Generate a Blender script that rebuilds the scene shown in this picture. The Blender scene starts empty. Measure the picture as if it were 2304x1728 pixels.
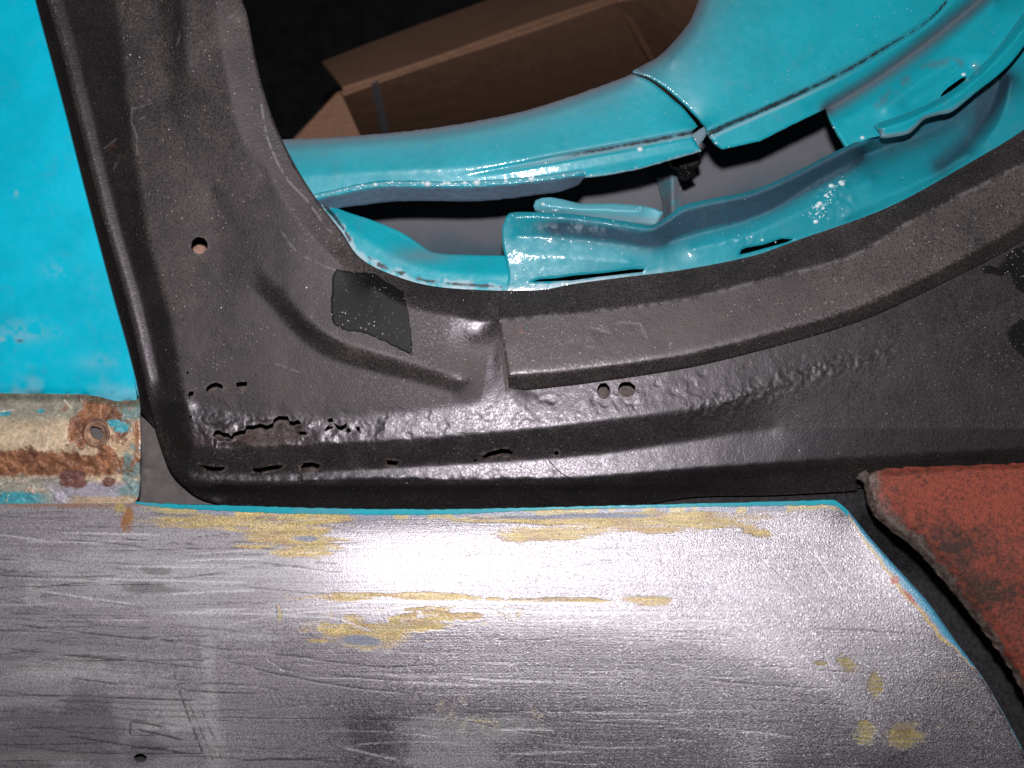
import bpy, math, random
import numpy as np
from mathutils import Vector, kdtree
from mathutils.geometry import delaunay_2d_cdt

S = bpy.context.scene
COL = S.collection
# ------------------------------------------------------------------ camera, world, flash, exposure
D = 0.45            # camera to the plane of the panels (m)
PX = 0.0002         # metres per photo pixel in that plane
Z0 = 0.60           # height of the picture centre above the floor
cam_d = bpy.data.cameras.new('camera')
cam = bpy.data.objects.new('camera', cam_d); COL.objects.link(cam)
cam.location = (0, -D, Z0); cam.rotation_euler = (math.pi/2, 0, 0)
cam_d.sensor_width = 36.0
cam_d.lens = 36.0*D/(2304*PX)
cam_d.clip_start = 0.01; cam_d.clip_end = 50
cam_d.dof.use_dof = True; cam_d.dof.focus_distance = D-0.002; cam_d.dof.aperture_fstop = 11.0
S.camera = cam
world = bpy.data.worlds.new('World'); S.world = world; world.use_nodes = True
bg = world.node_tree.nodes['Background']
bg.inputs[0].default_value = (0.75, 0.85, 1.0, 1); bg.inputs[1].default_value = 0.012
fl = bpy.data.lights.new('camera_flash', 'POINT'); fl.energy = 8.6; fl.shadow_soft_size = 0.009
fl.color = (1.0, 0.955, 0.985)
flo = bpy.data.objects.new('camera_flash', fl); COL.objects.link(flo)
flo.location = (0.0, -D-0.005, Z0+0.058)
S.view_settings.view_transform = 'Standard'; S.view_settings.look = 'None'
S.view_settings.exposure = 0.0; S.view_settings.gamma = 1.0
S.render.engine = 'CYCLES'

rng = np.random.RandomState(7)

# ------------------------------------------------------------------ small numeric helpers (px = photo pixels, h = mm towards the camera)
def P(px, py, h):
    Y = -np.asarray(h, float)/1000.0
    k = (D+Y)/D
    return np.stack([(np.asarray(px, float)-1152)*PX*k, Y*np.ones_like(k), Z0+(864-np.asarray(py, float))*PX*k], -1)

_lat = {}
def vnoise(x, y, seed):
    if seed not in _lat: _lat[seed] = np.random.RandomState(seed).rand(256, 256)
    T = _lat[seed]
    xi = np.floor(x).astype(int); yi = np.floor(y).astype(int)
    fx = x-xi; fy = y-yi; fx = fx*fx*(3-2*fx); fy = fy*fy*(3-2*fy)
    a = T[xi & 255, yi & 255]; b = T[(xi+1) & 255, yi & 255]; c = T[xi & 255, (yi+1) & 255]; d = T[(xi+1) & 255, (yi+1) & 255]
    return (a*(1-fx)+b*fx)*(1-fy)+(c*(1-fx)+d*fx)*fy
def fbm(x, y, s, o=4, seed=1, sy=None, rot=0.0):
    if rot:
        c, q = math.cos(rot), math.sin(rot); x, y = x*c+y*q, -x*q+y*c
    sy = sy or s
    r = 0; a = 1; t = 0
    for i in range(o):
        r = r+a*(vnoise(x/s*2**i+17.3*i, y/sy*2**i+9.1*i, seed+i)*2-1); t += a; a *= 0.55
    return r/t*1.6
def sstep(a, b, v):
    t = np.clip((v-a)/(b-a), 0, 1); return t*t*(3-2*t)
def cr(pts, vals=None, step=4.0):
    """Catmull-Rom through the points; vals ride along."""
    p = np.array(pts, float)
    v = np.zeros(len(p)) if vals is None else (np.full(len(p), float(vals)) if np.isscalar(vals) else np.array(vals, float))
    q = np.column_stack([p, v])
    if len(q) < 3:
        n = max(2, int(np.hypot(*(p[1]-p[0]))/step)); t = np.linspace(0, 1, n)[:, None]
        return q[0]*(1-t)+q[1]*t
    e = np.vstack([2*q[0]-q[1], q, 2*q[-1]-q[-2]])
    out = []
    for i in range(1, len(e)-2):
        p0, p1, p2, p3 = e[i-1], e[i], e[i+1], e[i+2]
        n = max(2, int(np.hypot(*(p2-p1)[:2])/step)+1)
        t = np.linspace(0, 1, n, endpoint=False)[:, None]
        m = 0.5*((2*p1)+(-p0+p2)*t+(2*p0-5*p1+4*p2-p3)*t*t+(-p0+3*p1-3*p2+p3)*t**3)
        m[:, 2:] = p1[2:]*(1-t)+p2[2:]*t
        out.append(m)
    out.append(q[-1:])
    return np.vstack(out)
def lin(pts, step=4.0, vals=None):
    p = np.array(pts, float); out = []
    for i in range(len(p)-1):
        n = max(1, int(np.hypot(*(p[i+1]-p[i]))/step)); t = np.linspace(0, 1, n, endpoint=False)[:, None]
        out.append(p[i]*(1-t)+p[i+1]*t)
    out.append(p[-1:]); return np.vstack(out)
def pdist(x, y, pts, closed=False):
    """distance to a polyline and position along it 0..1"""
    p = np.array(pts, float)[:, :2]
    if closed: p = np.vstack([p, p[:1]])
    best = np.full(x.shape, 1e9); along = np.zeros(x.shape)
    L = np.concatenate([[0], np.cumsum(np.hypot(*(p[1:]-p[:-1]).T))])
    for i in range(len(p)-1):
        a, b = p[i], p[i+1]; d = b-a; l2 = max(1e-9, d@d)
        t = np.clip(((x-a[0])*d[0]+(y-a[1])*d[1])/l2, 0, 1)
        r = np.hypot(x-a[0]-t*d[0], y-a[1]-t*d[1])
        m = r < best; best = np.where(m, r, best); along = np.where(m, (L[i]+t*math.sqrt(l2))/L[-1], along)
    return best, along
def inside(x, y, poly):
    p = np.array(poly, float)[:, :2]; q = np.roll(p, -1, 0); r = np.zeros(x.shape, bool)
    for a, b in zip(p, q):
        if a[1] == b[1]: continue
        m = (a[1] > y) != (b[1] > y)
        r ^= m & (x < (b[0]-a[0])*(y-a[1])/(b[1]-a[1])+a[0])
    return r
def gauss(u, s):
    if s <= 0: return u
    n = int(3*s)+1; k = np.exp(-np.arange(-n, n+1)**2/(2*s*s)); k /= k.sum()
    for ax in (0, 1):
        w = np.pad(u, [(n, n) if a == ax else (0, 0) for a in (0, 1)], 'edge')
        u = sum(k[i]*np.take(w, range(i, i+u.shape[ax]), ax) for i in range(2*n+1))
    return u
class Relief:
    """membrane stretched over height lines: flat between creases, like pressed sheet metal"""
    def __init__(s, lines, bbox, step=4, blur=1.3, smooth=True):
        x0, y0, x1, y1 = bbox; s.x0, s.y0, s.st = x0, y0, step
        pts = np.vstack([cr(l[0], l[1], 1.5) if len(l) < 3 or l[2] else cr(l[0], l[1], 1.5) for l in lines])
        u = None
        for st in (64, 32, 16, 8, step):
            nx = int((x1-x0)/st)+2; ny = int((y1-y0)/st)+2
            ix = np.clip(np.round((pts[:, 0]-x0)/st).astype(int), 0, nx-1); iy = np.clip(np.round((pts[:, 1]-y0)/st).astype(int), 0, ny-1)
            ok = (pts[:, 0] > x0-st) & (pts[:, 0] < x1+st) & (pts[:, 1] > y0-st) & (pts[:, 1] < y1+st)
            sm = np.zeros((nx, ny)); ct = np.zeros((nx, ny))
            np.add.at(sm, (ix[ok], iy[ok]), pts[ok, 2]); np.add.at(ct, (ix[ok], iy[ok]), 1)
            m = ct > 0; val = sm/np.maximum(ct, 1)
            if u is None: u = np.full((nx, ny), pts[:, 2].mean())
            else:
                gx = np.clip(np.arange(nx)*st/pst, 0, u.shape[0]-1.001); gy = np.clip(np.arange(ny)*st/pst, 0, u.shape[1]-1.001)
                a = gx.astype(int); b = gy.astype(int); fx = (gx-a)[:, None]; fy = (gy-b)[None]
                u = (u[a][:, b]*(1-fx)+u[a+1][:, b]*fx)*(1-fy)+(u[a][:, b+1]*(1-fx)+u[a+1][:, b+1]*fx)*fy
            for _ in range(260 if st > 8 else 90):
                w = np.pad(u, 1, 'edge'); u = 0.25*(w[:-2, 1:-1]+w[2:, 1:-1]+w[1:-1, :-2]+w[1:-1, 2:]); u[m] = val[m]
            pst = st
        s.u = gauss(u, blur)
    def __call__(s, x, y):
        gx = np.clip((x-s.x0)/s.st, 0, s.u.shape[0]-1.001); gy = np.clip((y-s.y0)/s.st, 0, s.u.shape[1]-1.001)
        a = gx.astype(int); b = gy.astype(int); fx = gx-a; fy = gy-b; u = s.u
        return (u[a, b]*(1-fx)+u[a+1, b]*fx)*(1-fy)+(u[a, b+1]*(1-fx)+u[a+1, b+1]*fx)*fy

# ------------------------------------------------------------------ object helpers
def thing(name, label, cat, at_px, h, group=None):
    o = bpy.data.objects.new(name, None); COL.objects.link(o)
    o.location = P(*at_px, h); o.empty_display_size = 0.02
    o['label'] = label; o['category'] = cat; o['kind'] = 'thing'
    if group: o['group'] = group
    return o
def link_mesh(name, verts, faces, mat, parent=None, attrs=None, smooth=True, label=None):
    off = np.array(parent_world(parent))
    v = np.asarray(verts, float)-off
    me = bpy.data.meshes.new(name)
    me.from_pydata(v.tolist(), [], [list(map(int, f)) for f in faces] if not isinstance(faces, list) else faces)
    if attrs:
        for k, val in attrs.items():
            val = np.asarray(val, np.float32)
            if val.ndim == 1:
                a = me.attributes.new(k, 'FLOAT', 'POINT'); a.data.foreach_set('value', val)
            else:
                a = me.attributes.new(k, 'FLOAT_COLOR', 'POINT'); c = np.ones((len(val), 4), np.float32); c[:, :3] = val
                a.data.foreach_set('color', c.ravel())
    me.polygons.foreach_set('use_smooth', [smooth]*len(me.polygons))
    me.materials.append(mat); me.update()
    o = bpy.data.objects.new(name, me); COL.objects.link(o)
    if parent: o.parent = parent
    if label: o['label'] = label
    return o
def parent_world(p):
    v = Vector((0, 0, 0))
    while p is not None: v += p.location; p = p.parent
    return v
def sheet(name, outline, hf, mat, parent, holes=(), sp=3.0, thick=1.2, roll=0.0, roll_d=None, attrs=None, jag=0.0, rollpts=None, label=None):
    """pressed sheet: constrained triangulation of outline and holes, relief hf(px,py), turned rim of given thickness"""
    loops = [np.asarray(outline, float)[:, :2]]+[np.asarray(h, float)[:, :2] for h in holes]
    pts = []; edges = []
    def resample(l):
        l = np.vstack([l, l[:1]]); return lin(l, sp)[:-1]
    loops = [resample(l) for l in loops]
    if jag:
        l = loops[0]; loops[0] = l+np.stack([fbm(l[:, 0], l[:, 1], 14, 3, 61), fbm(l[:, 0], l[:, 1], 14, 3, 71)], -1)*jag
    for l in loops:
        n0 = sum(len(q) for q in pts); pts.append(l)
        edges += [(n0+i, n0+(i+1) % len(l)) for i in range(len(l))]
    B = np.vstack(pts)
    x0, y0 = loops[0].min(0); x1, y1 = loops[0].max(0)
    gy = np.arange(y0+sp*0.5, y1, sp*0.88); gx = np.arange(x0+sp*0.5, x1, sp)
    X, Y = np.meshgrid(gx, gy); X[1::2] += sp*0.5; X = X.ravel(); Y = Y.ravel()
    m = inside(X, Y, loops[0])
    for l in loops[1:]:
        bb = (X > l[:, 0].min()) & (X < l[:, 0].max()) & (Y > l[:, 1].min()) & (Y < l[:, 1].max()) & m
        idx = np.where(bb)[0]; m[idx[inside(X[idx], Y[idx], l)]] = False
    X = X[m]; Y = Y[m]
    # drop grid points too close to the loops
    cells = {}
    q = np.vstack([lin(np.vstack([l, l[:1]]), sp*0.5) for l in loops])
    st = sp*0.55
    occ = set()
    qi = np.floor(q/st).astype(int)
    for dx in (-1, 0, 1):
        for dy in (-1, 0, 1):
            if dx and dy: continue
            occ.update(map(tuple, (qi+[dx, dy]).tolist()))
    gi = np.floor(np.stack([X, Y], -1)/st).astype(int).tolist()
    keep = np.array([tuple(g) not in occ for g in gi], bool) if len(gi) else np.zeros(0, bool)
    A = np.vstack([B, np.stack([X[keep], Y[keep]], -1)])
    r = delaunay_2d_cdt([Vector(p) for p in A.tolist()], edges, [], 0, 1e-5)
    V = np.array([tuple(v) for v in r[0]]); F = np.array([tuple(f) for f in r[2]], int)
    c = V[F].mean(1); ok = inside(c[:, 0], c[:, 1], loops[0])
    for l in loops[1:]:
        bb = np.where(ok & (c[:, 0] > l[:, 0].min()) & (c[:, 0] < l[:, 0].max()) & (c[:, 1] > l[:, 1].min()) & (c[:, 1] < l[:, 1].max()))[0]
        ok[bb[inside(c[bb, 0], c[bb, 1], l)]] = False
    F = F[ok]
    x, y = V[:, 0], V[:, 1]
    h = np.asarray(hf(x, y), float)*np.ones(len(x))
    if roll > 0:
        rp = np.vstack([lin(np.vstack([l, l[:1]]), 1.5) for l in loops]) if rollpts is None else np.vstack([lin(l, 1.5) for l in rollpts])
        kd = kdtree.KDTree(len(rp))
        for i, p in enumerate(rp.tolist()): kd.insert((p[0], p[1], 0), i)
        kd.balance()
        d = np.array([kd.find((a, b, 0))[2] for a, b in V.tolist()])
        t = np.clip(1-d/roll, 0, 1)
        h = h-(roll_d if roll_d is not None else roll*PX*1000)*(1-np.sqrt(np.maximum(0, 1-t*t)))
    # rim
    E = np.vstack([F[:, [0, 1]], F[:, [1, 2]], F[:, [2, 0]]])
    key = np.sort(E, 1); kk = key[:, 0]*len(V)+key[:, 1]
    u, inv, cnt = np.unique(kk, return_inverse=True, return_counts=True)
    bd = E[cnt[inv] == 1]
    bv = np.unique(bd); mp = {int(b): i for i, b in enumerate(bv)}
    n = len(V); nb = len(bv)
    W = np.vstack([P(x, y, h), P(x[bv], y[bv], h[bv]), P(x[bv], y[bv], h[bv])+np.array([0, thick/1000.0, 0])])
    tri = F.tolist()
    # CDT is counter-clockwise in px space (y down): flip so that normals face the camera
    a0, a1, a2 = V[F[0, 0]], V[F[0, 1]], V[F[0, 2]]
    cw = (a1[0]-a0[0])*(a2[1]-a0[1])-(a1[1]-a0[1])*(a2[0]-a0[0])
    if cw > 0: tri = F[:, ::-1].tolist(); bd = bd[:, ::-1]
    rim = [[n+mp[b], n+mp[a], n+nb+mp[a], n+nb+mp[b]] for a, b in bd.tolist()]
    at = {}
    if attrs:
        for k, v in attrs(x, y, h).items():
            v = np.asarray(v, float)
            if v.ndim == 0: v = np.full(len(x), float(v))
            at[k] = np.concatenate([v, v[bv], v[bv]])
    return link_mesh(name, W, tri+rim, mat, parent, at, label=label)
def ell(cx, cy, rx, ry, n=18, jag=0.0, seed=0):
    r = np.random.RandomState(seed); t = np.linspace(0, 2*math.pi, n, endpoint=False)
    k = 1+jag*r.uniform(-1, 1, n)
    return np.stack([cx+rx*k*np.cos(t), cy+ry*k*np.sin(t)], -1)

# ------------------------------------------------------------------ materials
class Nt:
    def __init__(s, name):
        s.m = bpy.data.materials.new(name); s.m.use_nodes = True; s.t = s.m.node_tree; s.n = s.t.nodes
        s.b = s.n['Principled BSDF']; s.tc = s.n.new('ShaderNodeTexCoord')
        s.co = s.n.new('ShaderNodeNewGeometry').outputs['Position']
    def lk(s, a, b): s.t.links.new(a, b)
    def put(s, sock, v):
        if isinstance(v, bpy.types.NodeSocket): s.lk(v, sock)
        elif isinstance(v, tuple) and len(v) == 3: sock.default_value = (*v, 1) if sock.type == 'RGBA' else v
        else: sock.default_value = v
    def set(s, **k):
        for a, v in k.items(): s.put(s.b.inputs[a.replace('_', ' ')], v)
    def attr(s, name, color=False):
        a = s.n.new('ShaderNodeAttribute'); a.attribute_name = name
        return a.outputs['Color' if color else 'Fac']
    def math(s, op, a, b=0.0, clamp=False):
        n = s.n.new('ShaderNodeMath'); n.operation = op; n.use_clamp = clamp
        s.put(n.inputs[0], a); s.put(n.inputs[1], b); return n.outputs[0]
    def mix(s, f, a, b, mode='MIX'):
        n = s.n.new('ShaderNodeMix'); n.data_type = 'RGBA'; n.blend_type = mode; n.clamp_factor = True
        s.put(n.inputs[0], f); s.put(n.inputs[6], a); s.put(n.inputs[7], b); return n.outputs[2]
    def noise(s, scale, detail=2.0, rough=0.55, stretch=None, dist=0.0, rot=None):
        n = s.n.new('ShaderNodeTexNoise'); n.inputs['Scale'].default_value = scale; n.inputs['Detail'].default_value = detail
        n.inputs['Roughness'].default_value = rough; n.inputs['Distortion'].default_value = dist
        co = s.co
        if stretch:
            mp = s.n.new('ShaderNodeMapping'); mp.inputs['Scale'].default_value = stretch
            if rot: mp.inputs['Rotation'].default_value = rot
            s.lk(s.co, mp.inputs['Vector']); co = mp.outputs[0]
        s.lk(co, n.inputs['Vector']); return n.outputs['Fac']
    def voro(s, scale, out='Distance', feat='F1'):
        n = s.n.new('ShaderNodeTexVoronoi'); n.inputs['Scale'].default_value = scale; n.feature = feat
        s.lk(s.co, n.inputs['Vector']); return n.outputs[out]
    def ramp(s, f, a, b, lo=0.0, hi=1.0):
        n = s.n.new('ShaderNodeMapRange'); n.interpolation_type = 'SMOOTHSTEP'
        s.put(n.inputs[0], f); n.inputs[1].default_value = a; n.inputs[2].default_value = b; n.inputs[3].default_value = lo; n.inputs[4].default_value = hi
        return n.outputs[0]
    def bump(s, hgt, dist, strength=1.0, prev=None):
        n = s.n.new('ShaderNodeBump'); n.inputs['Strength'].default_value = strength; n.inputs['Distance'].default_value = dist
        s.lk(hgt, n.inputs['Height'])
        if prev is not None: s.lk(prev, n.inputs['Normal'])
        return n.outputs[0]
    def specks(s, scale, size, amount):
        d = s.voro(scale); c = s.voro(scale, 'Color')
        sep = s.n.new('ShaderNodeSeparateColor'); s.lk(c, sep.inputs[0])
        pick = s.math('GREATER_THAN', sep.outputs[0], 1-amount)
        sz = s.math('MULTIPLY', sep.outputs[1], size)
        return s.math('MULTIPLY', pick, s.math('LESS_THAN', d, sz))

def m_black():
    t = Nt('black_undercoat')
    dust = t.attr('dust'); rust = t.attr('rust'); pale = t.attr('pale'); gl = t.attr('gloss')
    g1 = t.noise(1100, 3, 0.7); g2 = t.noise(60, 4, 0.6)
    f = t.math('MULTIPLY', dust, t.ramp(g1, 0.30, 0.70, 0.22, 1.65)); f = t.math('MULTIPLY', f, t.ramp(g2, 0.3, 0.7, 0.65, 1.2), True)
    c = t.mix(f, (0.0105, 0.0100, 0.0110), (0.098, 0.081, 0.073))
    c = t.mix(t.math('MULTIPLY', rust, t.ramp(t.noise(420, 4, 0.7), 0.35, 0.65), True), c, (0.20, 0.075, 0.035))
    c = t.mix(pale, c, (0.30, 0.29, 0.30))
    sp = t.specks(620, 0.22, 0.40); c = t.mix(t.math('MULTIPLY', sp, t.math('ADD', t.math('MULTIPLY', dust, 0.9), 0.12)), c, (0.42, 0.38, 0.34))
    sp2 = t.specks(230, 0.085, 0.10); c = t.mix(sp2, c, (0.75, 0.72, 0.70))
    r = t.math('SUBTRACT', t.ramp(g1, 0.3, 0.7, 0.44, 0.62), t.math('MULTIPLY', gl, 0.18))
    r = t.math('ADD', r, t.math('MULTIPLY', f, 0.16), True)
    gi = t.math('SUBTRACT', 1.15, gl, True)
    n = t.bump(t.math('MULTIPLY', t.noise(950, 3, 0.65), gi), 0.00022, 0.8)
    n = t.bump(t.noise(1000, 2, 0.6), 0.00005, 0.8, n)
    n = t.bump(t.noise(260, 2, 0.5), 0.00016, 0.6, n)
    t.set(Base_Color=c, Roughness=r, Specular_IOR_Level=t.math('ADD', 0.55, t.math('MULTIPLY', gl, 0.6), True), Specular_Tint=(1.0, 0.93, 1.0), Normal=n)
    return t.m
def m_teal(name, base, primer_and_shade, rough=0.30, orange=1.0, speck=0.35, coat=0.5, coup=0.35):
    t = Nt(name)
    pr = t.attr('primer_and_shade'); pale = t.attr('pale'); dark = t.attr('crack')  # grey primer; on the outer wall and right valley also painted shade
    f = t.math('ADD', pr, t.math('MULTIPLY', t.math('SUBTRACT', t.noise(420, 4, 0.7), 0.5), t.math('MULTIPLY', pr, coup)), True)
    v = t.ramp(t.noise(45, 3, 0.5), 0.3, 0.7, 0.9, 1.06)
    b = t.mix(1.0, base, (1, 1, 1), 'MULTIPLY'); hs = t.n.new('ShaderNodeHueSaturation'); t.lk(b, hs.inputs['Color']); t.lk(v, hs.inputs['Value']); b = hs.outputs[0]
    c = t.mix(f, b, primer_and_shade)
    c = t.mix(t.math('MULTIPLY', t.specks(480, 0.15, speck), 0.35), c, (0.55, 0.62, 0.62))
    c = t.mix(t.ramp(t.noise(75, 6, 0.72), 0.54, 0.78, 0, 0.22), c, (0.14, 0.18, 0.18)); c = t.mix(pale, c, (0.50, 0.64, 0.71)); c = t.mix(dark, c, (0.012, 0.016, 0.022))
    r = t.math('ADD', t.ramp(t.noise(300, 3), 0.3, 0.7, rough-0.05, rough+0.07), t.math('MULTIPLY', f, 0.2), True)
    n = t.bump(t.noise(240, 2, 0.5), 0.00022*orange, 0.5)
    n2 = t.bump(t.noise(520, 2, 0.5), 0.00010*orange, 0.9, n)
    n = t.bump(t.noise(1300, 2, 0.6), 0.00006*orange, 0.5, n)
    t.set(Coat_Weight=t.math('MULTIPLY', t.math('SUBTRACT', 1.0, f, True), coat), Coat_Roughness=0.09, Coat_Normal=n2)
    t.set(Base_Color=c, Roughness=r, Specular_IOR_Level=0.5, Normal=n)
    return t.m
def m_painted():      # colour, roughness, metal carried by the wear itself
    t = Nt('bare_steel')
    c = t.attr('col', True); ro = t.attr('rough'); me = t.attr('metal'); sw = t.attr('swirl'); br = t.attr('brush')
    fl_ = t.attr('fill'); fc = t.attr('fcol', True)
    g = t.noise(1500, 3, 0.7); bn = t.noise(1, 3, 0.65, (14, 1, 900)); bn2 = t.noise(1, 2, 0.6, (60, 1, 2600), 0.0, (0, 0.12, 0))
    k = t.ramp(g, 0.3, 0.7, 0.68, 1.3)
    k = t.math('MULTIPLY', k, t.ramp(bn, 0.3, 0.7, 0.93, 1.06))
    fm = t.math('ADD', fl_, t.math('MULTIPLY', t.math('SUBTRACT', t.noise(900, 3, 0.7), 0.5), 1.2)); fm = t.math('ADD', fm, t.math('MULTIPLY', t.math('SUBTRACT', t.noise(1, 4, 0.65, (40, 1, 900)), 0.5), 1.7))
    fm = t.math('MULTIPLY', t.ramp(fm, 0.10, 0.95, 0, 0.95), t.ramp(fl_, 0.02, 0.25)); nf = t.math('SUBTRACT', 1.0, fm)
    hf = t.n.new('ShaderNodeHueSaturation'); t.lk(fc, hf.inputs['Color']); t.lk(t.math('MULTIPLY', t.ramp(t.noise(1, 4, 0.65, (30, 1, 420)), 0.3, 0.7, 0.78, 1.2), t.ramp(g, 0.3, 0.7, 0.8, 1.15)), hf.inputs['Value'])
    c = t.mix(fm, c, hf.outputs[0]); me = t.math('MULTIPLY', me, nf); sw = t.math('MULTIPLY', sw, t.math('ADD', t.math('MULTIPLY', nf, 0.85), 0.15)); ro = t.math('ADD', t.math('MULTIPLY', ro, nf), t.math('MULTIPLY', fm, 0.45))
    gr = t.math('MULTIPLY', t.math('MULTIPLY', sw, nf, True), t.ramp(me, 0.55, 0.85))
    c = t.mix(t.math('MULTIPLY', t.specks(1000, 0.62, 0.42), t.math('MULTIPLY', gr, 0.5)), c, (0.97, 0.95, 0.98)); c = t.mix(t.math('MULTIPLY', t.specks(830, 0.60, 0.40), t.math('MULTIPLY', gr, 0.45)), c, (0.14, 0.13, 0.14))  # pale and dark grain specks put sparkle into the metal colour
    hs = t.n.new('ShaderNodeHueSaturation'); t.lk(c, hs.inputs['Color']); t.lk(k, hs.inputs['Value'])
    n = t.bump(t.math('MULTIPLY', bn, br), 0.00016, 0.6)
    n = t.bump(t.math('MULTIPLY', bn2, br), 0.00005, 0.6, n)
    n = t.bump(t.math('MULTIPLY', t.noise(1250, 3, 0.75), sw), 0.00022, 1.0, n)
    n = t.bump(t.math('MULTIPLY', t.noise(2300, 2, 0.6), sw), 0.00010, 0.9, n)
    t.set(Coat_Weight=t.math('MULTIPLY', nf, 0.9), Coat_Roughness=0.27, Coat_IOR=1.85, Coat_Normal=n)
    t.set(Base_Color=hs.outputs[0], Roughness=t.math('MULTIPLY', ro, t.ramp(g, 0.3, 0.7, 0.72, 1.25)), Metallic=me, Normal=n, Specular_IOR_Level=0.45)
    return t.m
def m_rusty():
    t = Nt('rusty_paint')
    c = t.attr('col', True); g = t.noise(700, 4, 0.7); g2 = t.noise(160, 4, 0.65)
    k = t.math('MULTIPLY', t.ramp(g, 0.3, 0.7, 0.72, 1.25), t.ramp(g2, 0.3, 0.7, 0.85, 1.12))
    hs = t.n.new('ShaderNodeHueSaturation'); t.lk(c, hs.inputs['Color']); t.lk(k, hs.inputs['Value'])
    n = t.bump(t.math('MULTIPLY', g2, t.attr('pit')), 0.0011, 0.8); n = t.bump(t.math('MULTIPLY', g, t.attr('pit')), 0.00022, 0.8, n)
    n = t.bump(t.noise(420, 2), 0.00008, 0.5, n)
    t.set(Base_Color=hs.outputs[0], Roughness=t.attr('rough'), Normal=n, Specular_IOR_Level=0.5)
    return t.m
def m_red():
    t = Nt('red_oxide_primer')
    g = t.noise(1000, 4, 0.8); big = t.noise(34, 4, 0.6)
    w = t.attr('wear'); bare = t.attr('bare')
    f = t.math('ADD', w, t.math('MULTIPLY', t.math('SUBTRACT', t.noise(300, 6, 0.85), 0.5), 3.8)); f = t.math('ADD', f, t.math('MULTIPLY', t.math('SUBTRACT', big, 0.5), 1.6), True)
    c = t.mix(f, (0.36, 0.078, 0.046), (0.055, 0.034, 0.027))
    c = t.mix(t.ramp(g, 0.56, 0.72, 0, 0.7), c, (0.40, 0.095, 0.052)); g5 = t.noise(520, 4, 0.7); c = t.mix(t.ramp(g5, 0.36, 0.50, 0.6, 0), c, (0.06, 0.030, 0.024)); c = t.mix(t.ramp(g5, 0.56, 0.68, 0, 0.5), c, (0.40, 0.10, 0.058)); c = t.mix(t.ramp(g, 0.34, 0.47, 0.85, 0), c, (0.05, 0.03, 0.026))
    c = t.mix(t.math('MULTIPLY', bare, t.ramp(g, 0.3, 0.6)), c, (0.27, 0.235, 0.21)); c = t.mix(t.math('MULTIPLY', bare, t.ramp(t.noise(240, 5, 0.75), 0.45, 0.6)), c, (0.075, 0.045, 0.032))
    n = t.bump(g, 0.00050, 1.0); n = t.bump(t.noise(210, 3), 0.0005, 0.6, n)
    t.set(Base_Color=c, Roughness=t.ramp(g, 0.3, 0.7, 0.62, 0.45), Normal=n, Specular_IOR_Level=0.4)
    return t.m
def m_simple(name, col, rough=0.7, var=0.25, scale=200, bumpd=0.0001, spec=0.4):
    t = Nt(name); g = t.noise(scale, 4, 0.65)
    hs = t.n.new('ShaderNodeHueSaturation'); hs.inputs['Color'].default_value = (*col, 1)
    t.lk(t.ramp(g, 0.3, 0.7, 1-var, 1+var), hs.inputs['Value'])
    t.set(Base_Color=hs.outputs[0], Roughness=rough, Normal=t.bump(g, bumpd, 0.6), Specular_IOR_Level=spec)
    return t.m
def m_card():
    t = Nt('brown_cardboard'); g = t.noise(300, 4, 0.7); w = t.noise(1, 3, 0.6, (30, 30, 400))
    k = t.math('MULTIPLY', t.ramp(g, 0.3, 0.7, 0.88, 1.1), t.ramp(w, 0.3, 0.7, 0.92, 1.06))
    hs = t.n.new('ShaderNodeHueSaturation'); hs.inputs['Color'].default_value = (0.47, 0.265, 0.17, 1); t.lk(k, hs.inputs['Value'])
    t.set(Base_Color=hs.outputs[0], Roughness=0.85, Specular_IOR_Level=0.2, Normal=t.bump(g, 0.0002, 0.4))
    return t.m
BLACK = m_black()
TEAL = m_teal('turquoise_overspray', (0.006, 0.41, 0.50), (0.19, 0.20, 0.235), 0.42)
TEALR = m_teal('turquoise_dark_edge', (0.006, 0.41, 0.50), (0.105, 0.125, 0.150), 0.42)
TEALL = m_teal('turquoise_over_grey', (0.006, 0.41, 0.50), (0.115, 0.15, 0.215), 0.40)
TEALP = m_teal('turquoise_painted_shade', (0.006, 0.41, 0.50), (0.030, 0.078, 0.120), 0.40, 1.15)  # dark second colour stands in for shade on faces turned away
DOORT = m_teal('turquoise_door_paint', (0.0, 0.58, 0.78), (0.45, 0.55, 0.60), 0.40, 0.15, 0.06, 0.15, 1.1)
STEEL = m_painted(); RUSTY = m_rusty(); RED = m_red(); CARD = m_card()
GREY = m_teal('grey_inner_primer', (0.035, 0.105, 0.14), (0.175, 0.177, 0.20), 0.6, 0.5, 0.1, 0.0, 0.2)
BROWNINNER = m_simple('brown_inner_steel', (0.105, 0.080, 0.072), 0.65, 0.4, 320, 0.0004)
SOOT = m_simple('dark_underbody', (0.030, 0.029, 0.031), 0.65, 0.5, 420, 0.0003)
BRACK = m_simple('dusty_grey_bracket', (0.15, 0.132, 0.130), 0.6, 0.18, 130)
def m_tar():
    t = Nt('black_tar'); g = t.noise(1000, 3, 0.65)
    c = t.mix(t.specks(850, 0.26, 0.30), (0.009, 0.0085, 0.009), (0.50, 0.49, 0.50)); c = t.mix(t.specks(900, 0.25, 0.4), c, (0.12, 0.11, 0.11))
    t.set(Base_Color=c, Roughness=0.55, Specular_IOR_Level=0.22, Normal=t.bump(g, 0.0002, 0.6))
    return t.m
TAR = m_tar()
BEAD = m_simple('white_glint_bead', (0.66, 0.84, 0.88), 0.22, 0.05, 200, 0.00002, 0.7)  # near-white colour acts as the glint
CLOTH = m_simple('dark_trim_cloth', (0.040, 0.039, 0.044), 0.9, 0.3, 40)
TAPE = m_simple('grey_tape', (0.34, 0.34, 0.38), 0.35, 0.1, 60)
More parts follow.
